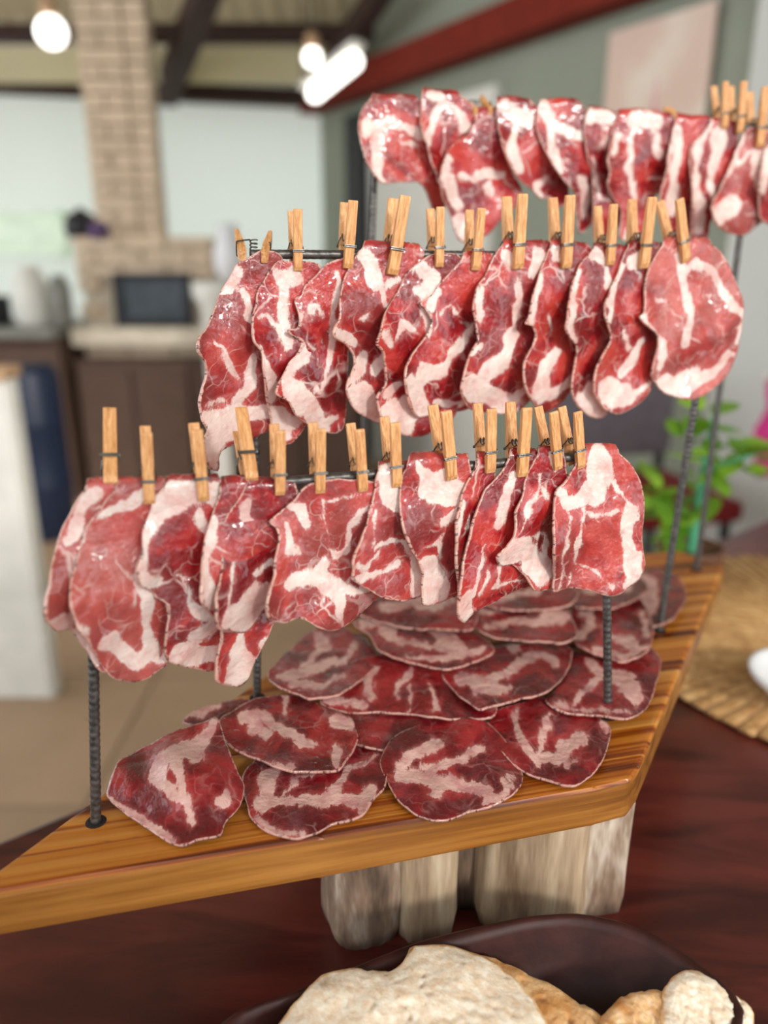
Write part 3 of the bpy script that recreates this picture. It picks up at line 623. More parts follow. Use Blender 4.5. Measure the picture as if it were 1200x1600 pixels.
GF = 'cured pork slices pinned to the lowest rod'; GM = 'cured pork slices pinned to the middle rod'; GB = 'cured pork slices pinned to the tallest rod'
ORD = ['leftmost', 'second from left', 'third from left', 'fourth from left', 'fifth from left', 'sixth from left', 'seventh from left', 'eighth from left', 'ninth from left', 'tenth from left', 'eleventh from left', 'rightmost']
bright = (1.12, 1.15, 1.1)
FRONT = [
 ('smooth salmon red cured slice, leftmost on lowest rod', [(165,745),(130,765),(110,792),(92,830),(82,860),(74,900),(73,925),(77,947),(87,965),(105,970),(120,992),(140,1020),(160,1036),(200,1030),(225,980),(235,900),(230,820),(220,760),(195,743)],
  [[(95,832),(120,805),(140,780),(160,766),8],[(79,948),(100,966),9],[(105,972),(150,1026),3]], (1.25,1.7,1.35)),
 ('large salmon slice with white crescent near its foot, second from left on lowest rod', [(220,744),(190,752),(172,768),(157,788),(142,808),(127,835),(120,860),(110,892),(114,922),(127,950),(137,968),(142,988),(157,1018),(170,1038),(185,1050),(210,1053),(235,1046),(255,1036),(267,1026),(290,1000),(300,940),(300,860),(290,790),(275,750),(245,742)],
  [[(160,802),(190,786),(222,770),8],[(137,810),(125,842),2],[(117,925),(130,950),5],[(172,985),(190,1003),(212,1018),(235,1010),10],[(210,880),(222,917),(232,950),(240,992),(248,1020),(3,9)]], (1.25,1.8,1.4)),
 ('slice with thick white fat cap around a red eye, third from left on lowest rod', [(300,741),(250,762),(235,787),(225,815),(220,850),(214,870),(220,895),(230,905),(245,920),(260,930),(260,960),(255,992),(260,1012),(270,1025),(297,1040),(337,1050),(350,1000),(356,940),(352,880),(356,800),(350,757),(325,740)],
  [[(255,778),(290,770),(335,768),17],[(240,790),(230,830),(225,870),(234,898),9],[(316,800),(322,830),7],[(270,895),(300,910),(320,945),(3,7)],[(280,1015),(330,1028),15],[(310,993),(335,960),12]], (1.05,1.1,1.05)),
 ('narrow slice with pale banded edge and long pointed tail, fourth from left on lowest rod', [(350,748),(337,775),(327,805),(315,855),(314,905),(322,925),(337,952),(345,968),(342,992),(336,1015),(337,1040),(352,1057),(372,1065),(385,1055),(400,1025),(415,990),(430,960),(440,930),(440,860),(432,800),(415,752),(380,743)],
  [[(328,815),(320,860),(323,915),9],[(375,975),(378,1005),(368,1048),(6,16)],[(412,995),(390,1032),5]], (1.1,1.2,1.1)),
 ('deep red slice with white lobe at its foot, fifth from left on lowest rod', [(385,762),(367,785),(350,810),(342,840),(346,865),(337,900),(336,930),(341,947),(355,960),(370,968),(385,972),(400,957),(417,942),(450,925),(470,860),(470,790),(458,755),(425,748)],
  [[(385,782),(382,800),(396,815),7],[(358,850),(368,828),2],[(372,848),(420,843),2.4],[(372,850),(362,880),(360,922),2],[(425,880),(402,895),3],[(365,945),(402,928),18],[(382,955),13]], (1,1,1)),
 ('broad red slice with a star shaped white fat patch, sixth from left on lowest rod', [(480,752),(460,775),(440,790),(420,807),(430,817),(435,835),(427,860),(427,877),(417,900),(416,920),(422,937),(442,947),(465,945),(485,955),(505,967),(532,971),(560,957),(587,942),(603,925),(612,880),(607,800),(598,757),(560,746),(512,745)],
  [[(460,897),(490,890),(515,905),10],[(515,905),(530,930),(533,962),(13,4)],[(515,905),(555,911),(578,916),(10,4)],[(493,882),(503,872),9],[(455,785),(475,790),(482,808),6],[(507,780),(507,870),1.8],[(510,785),(555,770),2.2],[(510,850),(525,858),(545,848),(552,820),(575,790),(2.5,6)],[(445,815),(455,855),3]], (1.15,1.45,1.2)),
 ('slice with a translucent white peak beside the pin, seventh from left on lowest rod', [(600,722),(590,732),(584,750),(581,776),(572,804),(564,828),(552,847),(549,869),(548,884),(557,893),(581,912),(603,923),(633,930),(657,928),(675,900),(677,820),(662,752),(640,722)],
  [[(598,735),(605,755),(618,775),13],[(590,790),(588,840),1.8],[(590,845),(620,850),(645,862),(650,890),(648,925),(2,10)],[(552,888),(580,880),(610,873),4.5],[(562,855),(575,866),(590,855),3]], (1.15,1.4,1.15)),
 ('slice with white top and pale tongue at its foot, eighth from left on lowest rod', [(642,722),(631,728),(626,741),(623,767),(623,793),(629,819),(640,843),(653,865),(658,880),(657,905),(658,928),(670,935),(700,930),(716,926),(738,900),(742,820),(738,760),(728,712),(700,709),(661,717)],
  [[(645,738),(665,748),6],[(668,757),(700,766),15],[(692,747),(714,760),13],[(694,810),(712,800),9],[(658,845),(680,838),(695,825),2.4],[(685,840),(692,865),2.6],[(668,878),(668,925),13],[(675,870),(688,925),9]], (1.12,1.3,1.1)),
 ('thin dark red slice showing only a sliver, ninth from left on lowest rod', [(752,706),(741,728),(728,750),(718,776),(712,804),(709,837),(710,865),(713,886),(714,915),(722,935),(740,930),(756,900),(764,820),(772,760),(770,712)],
  [[(727,772),(716,830),2.5],[(738,790),(733,815),3]], (0.95,.95,.95)),
 ('red slice with slanting left edge and pale pointed tip, tenth from left on lowest rod', [(805,702),(798,709),(778,739),(757,759),(746,782),(737,804),(731,826),(722,850),(717,880),(713,908),(713,932),(723,948),(734,940),(764,932),(803,921),(836,916),(852,880),(852,800),(848,740),(836,703)],
  [[(795,752),(785,785),(775,805),8],[(752,840),(740,880),(735,905),4.5],[(758,880),(748,905),4],[(722,905),(724,943),9],[(780,865),(775,895),2.5],[(770,895),(800,905),(826,911),2.6]], (1.02,1.0,1.0)),
 ('deep red slice with knobbly white lump on its edge, eleventh from left on lowest rod', [(862,696),(849,702),(834,715),(823,735),(814,767),(803,793),(799,824),(788,837),(773,850),(777,865),(799,871),(816,889),(827,906),(836,916),(862,912),(887,890),(888,800),(884,742),(878,702)],
  [[(786,850),(815,842),(830,870),(850,893),15],[(857,705),(861,735),6],[(824,745),(838,738),(842,765),(858,778),2.2],[(842,770),(820,790),(810,820),2],[(830,830),(850,840),(850,865),2.8]], (1.02,1.05,1.0)),
 ('broad slice with bright white fat on its right side, rightmost on lowest rod', [(910,699),(903,709),(894,728),(881,746),(868,761),(864,780),(862,815),(863,858),(864,891),(865,915),(890,915),(922,917),(953,920),(972,912),(996,897),(1005,876),(1000,837),(1004,782),(998,750),(985,722),(966,704),(946,696),(925,695)],
  [[(937,715),(940,745),(920,765),15],[(915,770),(890,776),9],[(870,765),(880,772),7],[(885,785),(885,840),(880,870),(866,910),2.4],[(905,785),(905,830),(902,875),2.4],[(902,880),(915,890),(940,900),(955,906),2.8],[(890,890),(887,910),3.5],[(955,755),(975,770),(985,800),4],[(980,790),(977,840),(976,880),10],[(985,870),(985,895),13],[(910,795),(960,795),2]], (1.12,1.3,1.2)),
]
for i, (lab, o_, s_, c_) in enumerate(FRONT): hang('F', o_, s_, lab, GF, color=c_, tilt=.06 if i == 11 else .32)
MIDDLE = [
 ('slice with a ragged white fat tail hanging lowest, leftmost on middle rod', [(407,392),(385,404),(370,412),(355,437),(342,462),(330,490),(320,512),(309,525),(309,545),(320,562),(321,580),(315,600),(312,620),(316,645),(325,662),(317,675),(320,697),(327,717),(340,724),(338,704),(352,690),(382,686),(410,677),(425,665),(434,620),(437,560),(432,500),(434,440),(442,405),(428,392)],
  [[(365,422),(352,450),8],[(375,450),(385,480),(395,500),4],[(325,535),(345,543),(362,565),(367,585),(4,7)],[(398,565),(385,600),(370,622),8],[(325,650),(360,647),(395,642),(415,642),12],[(330,665),(370,666),15],[(325,680),(330,715),10],[(318,632),(350,625),2]], (1.1,1.35,1.15)),
 ('narrow deep red slice with a peach edge, second from left on middle rod', [(445,408),(430,411),(415,432),(402,452),(397,477),(392,510),(397,530),(407,547),(412,580),(415,612),(420,640),(424,672),(430,687),(452,689),(470,675),(480,662),(502,630),(504,560),(500,500),(505,440),(497,412)],
  [[(435,425),(445,445),(445,480),(450,510),(452,540),(8,5)],[(460,440),(450,420),8],[(405,490),(420,487),(440,510),(450,540),3],[(402,542),(415,570),(426,590),(424,612),8],[(430,640),(440,650),(445,675),12],[(460,655),(470,650),7]], (1,1,1)),
 ('slice with fringed white left edge and square foot, third from left on middle rod', [(530,404),(510,412),(490,432),(475,447),(470,460),(459,467),(465,487),(467,510),(450,512),(452,520),(472,530),(467,545),(450,562),(437,585),(431,605),(450,617),(462,640),(482,662),(502,672),(522,676),(536,667),(540,640),(543,590),(546,540),(562,500),(564,450),(560,408)],
  [[(465,485),(460,512),4],[(470,545),(450,570),(445,580),8],[(480,480),(495,475),(505,490),3],[(525,430),(520,490),(515,540),(505,590),(6,4)],[(505,590),(500,610),(490,600),5],[(455,600),(475,620),(490,645),(505,660),12],[(510,650),(530,647),6]], (1,1.0,1)),
 ('slice with glossy pink top standing tall under slanted pin, fourth from left on middle rod', [(612,377),(582,382),(560,392),(547,415),(537,437),(530,470),(529,497),(521,507),(520,522),(540,537),(550,552),(551,570),(541,587),(541,605),(547,625),(565,645),(592,660),(607,657),(632,630),(642,560),(648,480),(660,420),(662,392),(640,378)],
  [[(575,402),(588,420),(585,437),9],[(590,440),(600,470),(605,482),4],[(605,440),(620,435),6],[(525,515),(540,525),(550,535),8],[(565,560),(555,575),(545,590),8],[(600,560),(585,580),6],[(555,615),(570,635),(590,650),15],[(560,490),(575,485),2.5]], (1.1,1.2,1.2)),  # first stroke is a highlight on the top, painted as fat
 ('deep red slice with a wide white foot, fifth from left on middle rod', [(672,398),(650,412),(632,430),(622,450),(610,470),(600,490),(594,507),(586,530),(597,547),(600,570),(599,595),(587,610),(589,627),(596,645),(607,660),(630,675),(660,677),(690,665),(712,645),(718,600),(714,540),(712,470),(726,420),(712,397)],
  [[(655,425),(670,430),(665,455),11],[(660,460),(665,510),(668,535),(5,4)],[(597,515),(605,530),5],[(610,525),(625,505),(640,510),2.6],[(605,640),(625,645),(645,635),15],[(595,610),(620,600),7],[(635,670),(640,655),7]], (.97,.95,.97)),
 ('slice with a small white beak on its left edge, sixth from left on middle rod', [(738,391),(720,405),(700,427),(685,445),(675,460),(655,472),(660,480),(670,490),(672,507),(657,532),(642,547),(632,567),(631,590),(635,610),(645,640),(655,647),(680,645),(712,642),(732,637),(757,600),(762,530),(768,460),(770,410),(760,390)],
  [[(678,462),(668,478),7],[(668,495),(668,525),2.6],[(690,487),(705,475),(715,490),2.6],[(735,510),(715,545),(690,570),(660,576),(4,9)],[(645,592),(655,620),(660,640),13],[(680,620),(710,632),(725,632),6]], (1,1.02,1)),
 ('slice with a glossy white lower half, seventh from left on middle rod', [(802,377),(780,387),(768,404),(756,431),(744,446),(738,470),(737,487),(743,516),(744,528),(729,555),(721,575),(717,599),(723,621),(737,636),(763,643),(797,645),(827,628),(847,590),(852,520),(854,450),(864,410),(856,380),(835,374)],
  [[(785,397),(798,405),7],[(838,397),(828,420),9],[(748,450),(742,490),4.5],[(812,435),(810,480),(805,510),3.5],[(800,520),(785,555),(760,577),(9,13)],[(735,600),(765,615),(780,625),16],[(800,620),(820,615),7],[(750,530),(740,545),4.5]], (1.08,1.15,1.15)),
 ('narrow slice with white edge and pale pointed foot, eighth from left on middle rod', [(868,377),(856,392),(846,416),(834,446),(827,470),(824,492),(816,504),(829,509),(835,526),(824,543),(814,563),(816,592),(824,614),(836,633),(849,643),(870,636),(885,619),(907,580),(912,500),(918,430),(924,397),(907,378)],
  [[(868,387),(872,405),6],[(845,425),(830,475),(822,503),4.5],[(855,490),(860,510),2.6],[(870,545),(850,575),(840,605),(8,14)],[(845,620),(870,605),(885,600),8]], (1.05,1.1,1.05)),
 ('narrow slice with a rounded white rim curling forward, ninth from left on middle rod', [(936,380),(917,397),(902,416),(892,441),(886,470),(879,507),(888,526),(899,543),(897,560),(891,585),(890,609),(900,631),(914,645),(936,653),(949,645),(962,600),(968,520),(973,450),(988,410),(976,382)],
  [[(925,402),(935,407),11],[(905,425),(893,460),(887,510),(893,530),5],[(943,415),(945,440),5],[(915,612),(925,640),15],[(935,630),(940,645),9]], (1.06,1.12,1.12)),
 ('slice with white edge and broad white foot, tenth from left on middle rod', [(989,379),(975,391),(970,408),(956,441),(943,468),(940,489),(946,503),(951,527),(941,544),(930,565),(924,591),(926,612),(939,631),(960,641),(982,634),(1003,622),(1020,601),(1042,560),(1047,480),(1052,420),(1054,392),(1032,376)],
  [[(985,397),(992,407),7],[(972,415),(948,470),(944,500),4.5],[(972,515),(977,540),2.6],[(1000,530),(985,560),(965,582),(5,9)],[(940,602),(960,620),(975,612),14],[(990,610),(1015,600),5]], (1.04,1.1,1.04)),
 ('large rounded pink slice split by a white line, rightmost on middle rod', [(1048,372),(1034,379),(1022,399),(1010,422),(1005,456),(1004,487),(996,491),(1003,503),(1022,520),(1024,539),(1022,548),(1017,567),(1016,584),(1024,598),(1034,610),(1053,620),(1077,622),(1105,610),(1134,584),(1150,553),(1156,517),(1159,477),(1148,441),(1134,408),(1115,386),(1091,373)],
  [[(1055,397),(1062,430),(1070,460),(1075,500),(1072,540),(6,8)],[(1075,420),(1100,420),(1125,445),(1140,470),(1153,490),6],[(1153,490),(1150,530),3.5],[(1000,495),(1020,515),(1032,530),5.5],[(1030,540),(1022,575),7],[(1035,602),(1060,605),(1075,592),14],[(1085,592),(1115,577),(1140,557),8],[(1035,465),(1022,462),2]], (1.2,1.7,1.6)),
]
for i, (lab, o_, s_, c_) in enumerate(MIDDLE): hang('M', o_, s_, lab, GM, color=c_, tilt=.02 if i == 10 else .32)
BACK = [
 ('rounded slice with a curved white band, leftmost on tallest rod', [(602,147),(580,156),(567,170),(560,190),(562,217),(572,255),(590,285),(600,289),(640,287),(652,286),(667,302),(676,325),(692,327),(702,300),(697,250),(692,200),(684,168),(655,160),(630,152)],
  [[(570,195),(575,205),8],[(585,202),(610,192),(640,202),(655,212),6],[(590,215),(585,235),(590,265),(597,285),5],[(625,225),(630,235),(650,232),2]], (1.05,1.2,1.05), .016),
 ('slice with a peaked top and white inverted V, second from left on tallest rod', [(668,141),(660,146),(657,170),(657,197),(662,220),(670,245),(680,272),(687,292),(720,302),(742,270),(752,230),(750,190),(740,165),(715,152),(690,143)],
  [[(670,150),(685,160),7],[(690,170),(675,190),(668,225),6],[(690,170),(710,185),(725,205),6]], (1,1,1), .016),
 ('folded slice hanging lowest with a white pointed tip, third from left on tallest rod', [(757,165),(745,172),(740,192),(732,210),(710,227),(697,242),(690,267),(687,285),(690,310),(700,332),(710,360),(720,378),(740,375),(760,367),(780,347),(800,330),(815,310),(815,295),(797,260),(790,235),(785,210),(778,178)],
  [[(697,250),(692,280),(705,300),(715,325),7],[(745,275),(765,270),(785,265),7],[(715,280),(745,278),4.5],[(760,290),(765,300),5],[(720,357),(725,370),13]], (1.02,1.05,1.05), .008),
 ('slice with a pale pink cap and slanting foot, fourth from left on tallest rod', [(789,153),(775,158),(776,185),(780,220),(787,242),(800,270),(815,287),(830,297),(844,312),(859,308),(868,325),(890,312),(887,250),(877,200),(856,172),(829,165),(807,156)],
  [[(785,167),(800,180),(820,186),10],[(800,205),(798,235),(805,265),6],[(840,287),(850,280),5],[(840,300),(842,304),5]], (1,1,1), .013),
 ('slice with a pale hooked fat line and long foot, fifth from left on tallest rod', [(853,157),(840,168),(837,198),(842,220),(850,238),(862,262),(883,290),(897,304),(901,339),(905,365),(919,354),(947,320),(948,260),(940,210),(930,180),(908,168),(883,159),(866,156)],
  [[(850,177),(860,195),9],[(862,205),(862,240),(870,265),7],[(880,202),(905,207),6],[(912,285),(912,340),7]], (1,1,1), .012),
 ('narrow slice with a white rolled top, sixth from left on tallest rod', [(932,169),(916,178),(910,198),(913,227),(917,253),(925,271),(925,312),(925,348),(927,372),(940,374),(967,350),(978,280),(980,210),(975,180),(950,172)],
  [[(925,187),(945,182),(960,182),9],[(922,250),(930,265),(933,310),3.5],[(935,370),(935,380),7]], (.97,1,1), .008),
 ('slice with wavy vertical fat streaks, seventh from left on tallest rod', [(966,174),(956,202),(947,253),(950,275),(947,293),(956,312),(969,330),(965,374),(991,376),(1015,340),(1026,300),(1052,310),(1058,240),(1055,190),(1046,180),(1020,174),(980,172)],
  [[(990,187),(1030,192),8],[(965,215),(955,240),4.5],[(985,200),(980,260),(990,310),3.5],[(1020,205),(1030,240),4.5],[(975,370),(990,372),6]], (1,1,1), .006),
 ('narrow slice half hidden with a peach edge, eighth from left on tallest rod', [(1058,182),(1046,220),(1038,268),(1028,304),(1028,330),(1040,350),(1048,366),(1072,368),(1097,340),(1103,260),(1108,205),(1104,183)],
  [[(1055,200),(1060,230),(1050,290),(1040,330),7],[(1045,230),(1040,270),2.6]], (.9,.9,.9), .004),
 ('slice with pale streaks running its full length, ninth from left on tallest rod', [(1114,186),(1096,212),(1078,228),(1075,256),(1078,290),(1078,350),(1080,370),(1104,372),(1112,340),(1137,300),(1148,240),(1153,202),(1140,188)],
  [[(1108,190),(1090,225),(1085,260),(1090,320),(1090,360),7],[(1120,210),(1112,260),(1105,310),(9,4)]], (1,1,1), .002),
 ('orange red slice with a white corner, tenth from left on tallest rod', [(1166,203),(1152,228),(1136,266),(1120,300),(1108,326),(1114,352),(1136,366),(1160,368),(1180,354),(1200,336),(1225,320),(1232,260),(1228,212),(1190,202)],
  [[(1160,215),(1150,245),(1135,275),4.5],[(1125,340),(1140,325),12],[(1185,250),(1190,300),9],[(1150,260),(1180,240),3.5]], (1.15,1.5,1.15), .001),
 ('slice cut by the right edge of the picture on the tallest rod', [(1206,206),(1194,230),(1186,270),(1180,300),(1184,340),(1200,352),(1230,340),(1250,300),(1255,240),(1245,210)],
  [[(1192,240),(1188,290),7]], (1,1,1), .001),
]
for lab, o_, s_, c_, lf in BACK: hang('B', o_, s_, lab, GB, color=c_)

# slices laid on the board
GL = 'cured pork slices lying on the board'
def lay(outline, strokes, za, zb_, label, rip=0.0042, hump=None, color=(1, 1, 1)):
    global seed_i; seed_i += 1; sd = seed_i*2.93
    O = catmull(outline, 120); per = np.arange(len(O)); jag = np.stack([per*1.0, per*0], -1)
    O = O + np.stack([nz(jag, .23, sd), nz(jag, .23, sd+7)], -1)*2.2
    V, F, rr = polar(O, 26)
    y0, y1 = O[:, 1].min(), O[:, 1].max(); t = (V[:, 1]-y0)/(y1-y0)
    warp = np.stack([nz(V, .028, sd+11)*9 + nz(V, .08, sd+12)*3.5, nz(V, .028, sd+13)*7 + nz(V, .08, sd+14)*3], -1)
    fat = stroke_field(V + warp, parse(strokes)) + nz(V, .02, sd+15)*5; rim = edge_dist(V, O)
    z = za + (zb_-za)*t + rip*nz(V, 0.018, sd) + 0.0007*(rr**4)*nz(V, .06, sd+3)
    if hump: hx, hy, hr, hz = hump; z = z + hz*np.exp(-(((V[:, 0]-hx)/hr)**2 + ((V[:, 1]-hy)/hr)**2))
    z = np.maximum(z, 0.0016)
    P = onz(V[:, 0], V[:, 1], z)
    sc = ((P.mean(0)-C0) @ np.array([0, cp, -sp]))/FP*1000
    mc = np.stack([P[:, 0], P[:, 1], np.full(len(z), sd)], -1)
    return finish('cured_pork_slice', P, F, mc, np.clip(fat*sc, -12, 12), rim*sc*1.2, 'shaded_dry_meat', 0.0016, label, 'cured meat', GL, color)
LAID = [
 ([(287,1130),(295,1117),(320,1105),(355,1097),(377,1092),(410,1105),(390,1128),(330,1138)], [[(295,1120),(350,1102),6]], .003, .003, 'slice tucked behind the others at the left end of the board', {}),
 ([(387,1200),(379,1220),(385,1255),(390,1277),(410,1297),(435,1307),(465,1311),(490,1305),(520,1290),(565,1277),(585,1250),(602,1230),(607,1200),(612,1160),(570,1132),(500,1132),(430,1160)],
  [[(425,1210),(415,1240),(410,1260),9],[(420,1252),(470,1252),(520,1252),(560,1252),8],[(440,1245),(470,1215),(500,1205),4.5],[(520,1235),(545,1205),(590,1175),(7,4)],[(580,1235),(570,1265),7],[(400,1285),(440,1302),(470,1305),4]], .005, .002, 'slice at the front edge of the board between the folded slice and the round one', {}),
 ([(335,1121),(315,1130),(280,1140),(250,1155),(212,1175),(187,1187),(177,1207),(170,1230),(167,1245),(190,1267),(215,1285),(240,1302),(270,1320),(290,1321),(315,1312),(345,1307),(352,1285),(370,1267),(381,1245),(380,1222),(365,1192),(355,1165),(344,1132)],
  [[(335,1125),(318,1155),(310,1180),(5,9)],[(310,1165),(285,1175),(260,1182),(237,1215),9],[(245,1220),(270,1235),(290,1255),(305,1285),(8,5)],[(278,1190),(287,1220),(290,1250),5],[(357,1245),(345,1251),8],[(170,1247),(215,1281),(268,1316),5]], .022, .002, 'folded slice standing slightly up at the front left of the board', dict(hump=(285, 1215, 55, .010))),
 ([(500,1100),(560,1105),(610,1107),(665,1111),(702,1125),(692,1160),(620,1175),(560,1165),(520,1140)], [[(540,1110),(600,1112),3]], .010, .006, 'dark slice edge between the front slices and the ones behind', {}),
 ([(598,1180),(612,1155),(644,1137),(693,1123),(756,1127),(790,1160),(817,1211),(805,1239),(770,1260),(735,1270),(700,1283),(665,1281),(630,1260),(605,1225),(595,1197)],
  [[(630,1200),(640,1185),(670,1170),(685,1160),7],[(630,1212),(680,1222),(720,1227),(755,1236),9],[(660,1205),(710,1190),(760,1170),4.5],[(680,1240),(690,1228),8],[(792,1215),(795,1235),(760,1255),5]], .009, .002, 'round slice at the middle of the front edge of the board', {}),
 ([(756,1144),(777,1109),(812,1099),(850,1088),(896,1112),(938,1123),(955,1141),(948,1169),(931,1207),(896,1230),(857,1221),(826,1211),(798,1193),(770,1162)],
  [[(808,1110),(805,1145),(825,1175),(840,1195),(5,8)],[(860,1115),(850,1150),(840,1180),4.5],[(850,1187),(880,1182),(890,1170),(912,1155),8],[(890,1195),(880,1160),5],[(940,1130),(946,1140),5]], .010, .003, 'slice on the board touching the right post of the lowest rack', {}),
 ([(560,1030),(620,1020),(680,1030),(740,1050),(772,1090),(770,1122),(700,1124),(620,1115),(540,1114),(500,1100),(520,1060)],
  [[(585,1050),(575,1090),4.5],[(640,1045),(620,1090),4.5],[(670,1065),(680,1110),3.5],[(640,1070),(640,1110),2],[(510,1095),(560,1105),6]], .016, .011, 'bright red slice half hidden in the middle of the board', {}),
 ([(342,1127),(365,1110),(397,1092),(430,1087),(460,1087),(500,1102),(535,1117),(552,1125),(559,1155),(552,1175),(527,1205),(490,1207),(447,1205),(410,1190),(375,1177),(358,1165),(345,1145)],
  [[(380,1125),(410,1120),(440,1140),(470,1160),(500,1166),(8,4)],[(445,1087),(445,1110),4.5],[(400,1140),(420,1150),7],[(535,1127),(545,1132),11],[(380,1180),(420,1193),(455,1203),4],[(525,1170),(525,1200),5]], .014, .012, 'slice lying on top of its neighbours above the folded slice', {}),
 ([(896,1019),(959,1034),(1010,1010),(1032,1034),(1025,1071),(1010,1107),(981,1124),(944,1120),(885,1115),(852,1096),(871,1074)],
  [[(920,1035),(940,1050),(920,1080),(900,1100),(7,4)],[(960,1060),(975,1062),(990,1090),11],[(870,1100),(920,1112),(980,1118),3]], .010, .012, 'slice behind the right post of the lowest rack', {}),
 ([(691,1052),(720,1030),(772,1012),(827,1005),(878,1005),(896,1019),(885,1052),(856,1082),(812,1093),(753,1109),(728,1096),(702,1074)],
  [[(715,1060),(760,1065),(800,1050),(840,1020),(6,5)],[(740,1077),(790,1077),5],[(800,1010),(810,1015),7],[(850,1020),(870,1040),5]], .013, .018, 'slice with a pale rim in the middle of the board behind the round front slice', {}),
 ([(419,1049),(432,1036),(479,992),(517,976),(565,995),(587,1020),(587,1042),(558,1068),(527,1087),(485,1092),(447,1080),(422,1065)],
  [[(440,1060),(480,1050),(540,1035),(560,1010),6],[(500,995),(510,1010),7],[(450,1072),(500,1077),(545,1057),5],[(470,1045),(500,1020),3.5]], .008, .019, 'slice with a white rim near the left post of the middle rack', {}),
 ([(590,1017),(577,992),(552,973),(622,955),(685,963),(742,989),(774,1017),(748,1033),(704,1047),(669,1042),(622,1030)],
  [[(600,987),(620,1000),(660,1010),(720,1010),5],[(680,980),(700,1000),9],[(640,1026),(700,1031),(750,1016),4.5],[(605,990),(608,992),9],[(570,976),(590,972),8]], .020, .024, 'wide pale marbled slice on the pile behind the bright red one', {}),
 ([(893,950),(937,920),(992,928),(1017,964),(1021,994),(1010,1019),(981,1034),(951,1030),(915,1016),(896,1001)],
  [[(910,950),(920,975),(905,995),7],[(950,990),(990,1010),7],[(1000,960),(1010,990),4.5],[(930,1015),(980,1028),(1010,1010),3.5]], .014, .019, 'slice with a round pale rim beside the right post of the middle rack', {}),
 ([(970,930),(980,905),(1020,888),(1060,903),(1072,935),(1055,965),(1020,980),(985,960)], [[(1010,915),(1015,945),14]], .006, .008, 'farthest slice at the back right of the board with a white patch', {}),
 ([(880,925),(930,895),(990,893),(1012,925),(960,950),(900,950)], [[(920,920),(980,915),6]], .020, .022, 'dark slice at the back of the pile left of the farthest one', {}),
 ([(717,953),(790,929),(863,933),(893,964),(900,997),(871,1005),(808,1001),(761,994),(731,972)],
  [[(760,980),(800,970),(850,975),(880,970),5],[(860,965),(880,970),8],[(730,960),(790,950),3.5]], .024, .027, 'marbled slice at the back of the pile below the lowest rod', {}),
 ([(560,960),(590,933),(650,920),(720,925),(748,955),(735,985),(690,985),(620,980)], [[(600,950),(650,945),(700,940),7]], .026, .028, 'greyish slice at the back left of the pile', {}),
 ([(735,935),(790,908),(860,903),(905,925),(880,950),(800,955)], [[(760,935),(840,925),5]], .030, .031, 'topmost slice at the back of the pile behind the lowest rod', {}),
]
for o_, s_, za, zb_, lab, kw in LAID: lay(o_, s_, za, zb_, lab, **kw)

# ------------------------------------------------------------------ clothespins
def pin_half_me():
    prof = [(0.0, .0004), (.004, 0), (.0125, 0), (.0138, .0012), (.0165, .0012), (.0178, 0), (.024, .0004), (.046, .0022), (.048, .0026),
            (.048, .0044), (.0465, .0050), (.030, .0052), (.0172, .0052), (.0168, .0044), (.0152, .0044), (.0148, .0052), (.004, .0050), (.0005, .0036)]
    bm = bmesh.new(); vs = [bm.verts.new((-.0035, y, z)) for y, z in prof]; f = bm.faces.new(vs)
    r = bmesh.ops.extrude_face_region(bm, geom=[f])
    for v in r['geom']:
        if isinstance(v, bmesh.types.BMVert): v.co.x = .0035
    bmesh.ops.recalc_face_normals(bm, faces=bm.faces[:])
    bmesh.ops.bevel(bm, geom=bm.edges[:], offset=.00025, segments=1, affect='EDGES')
    return bm_mesh(bm)
def place_half(me, sgn):
    m = Matrix.Translation((0, .016, sgn*.0056)) @ Matrix.Rotation(sgn*math.radians(4.2), 4, 'X') @ Matrix.Translation((0, -.016, 0))
    if sgn < 0: m = m @ Matrix.Scale(-1, 4, (0, 0, 1))
    return join_me([(me, m)])
hm = pin_half_me(); half_f = place_half(hm, 1); half_b = place_half(hm, -1)
half_b.flip_normals()
zf = .0110; wp = []
hel = [(-.0042 + .0084*t/36, .0222 + .0024*math.sin(t/36*2*math.pi*3.5), .0024*math.cos(t/36*2*math.pi*3.5)) for t in range(37)]
wp.append((tube_me(hel, .0005, 6), None))
for sgn in (1, -1):
    for yy in (.0155, .0166):
        wp.append((tube_me([(-.0046, yy, sgn*zf), (0, yy, sgn*(zf+.0002)), (.0046, yy, sgn*zf)], .00045, 6), None))
    wp.append((tube_me([(sgn*.0042, .0222, .0024*sgn), (sgn*.0047, .019, sgn*.006), (sgn*.0046, .0158, sgn*zf)], .0005, 6), None))
    wp.append((tube_me([(-sgn*.0046, .0155, sgn*zf), (-sgn*.0052, .0158, sgn*(zf-.001)), (-sgn*.0046, .0166, sgn*zf)], .0005, 6), None))
spring_me = join_me(wp)
proto = None
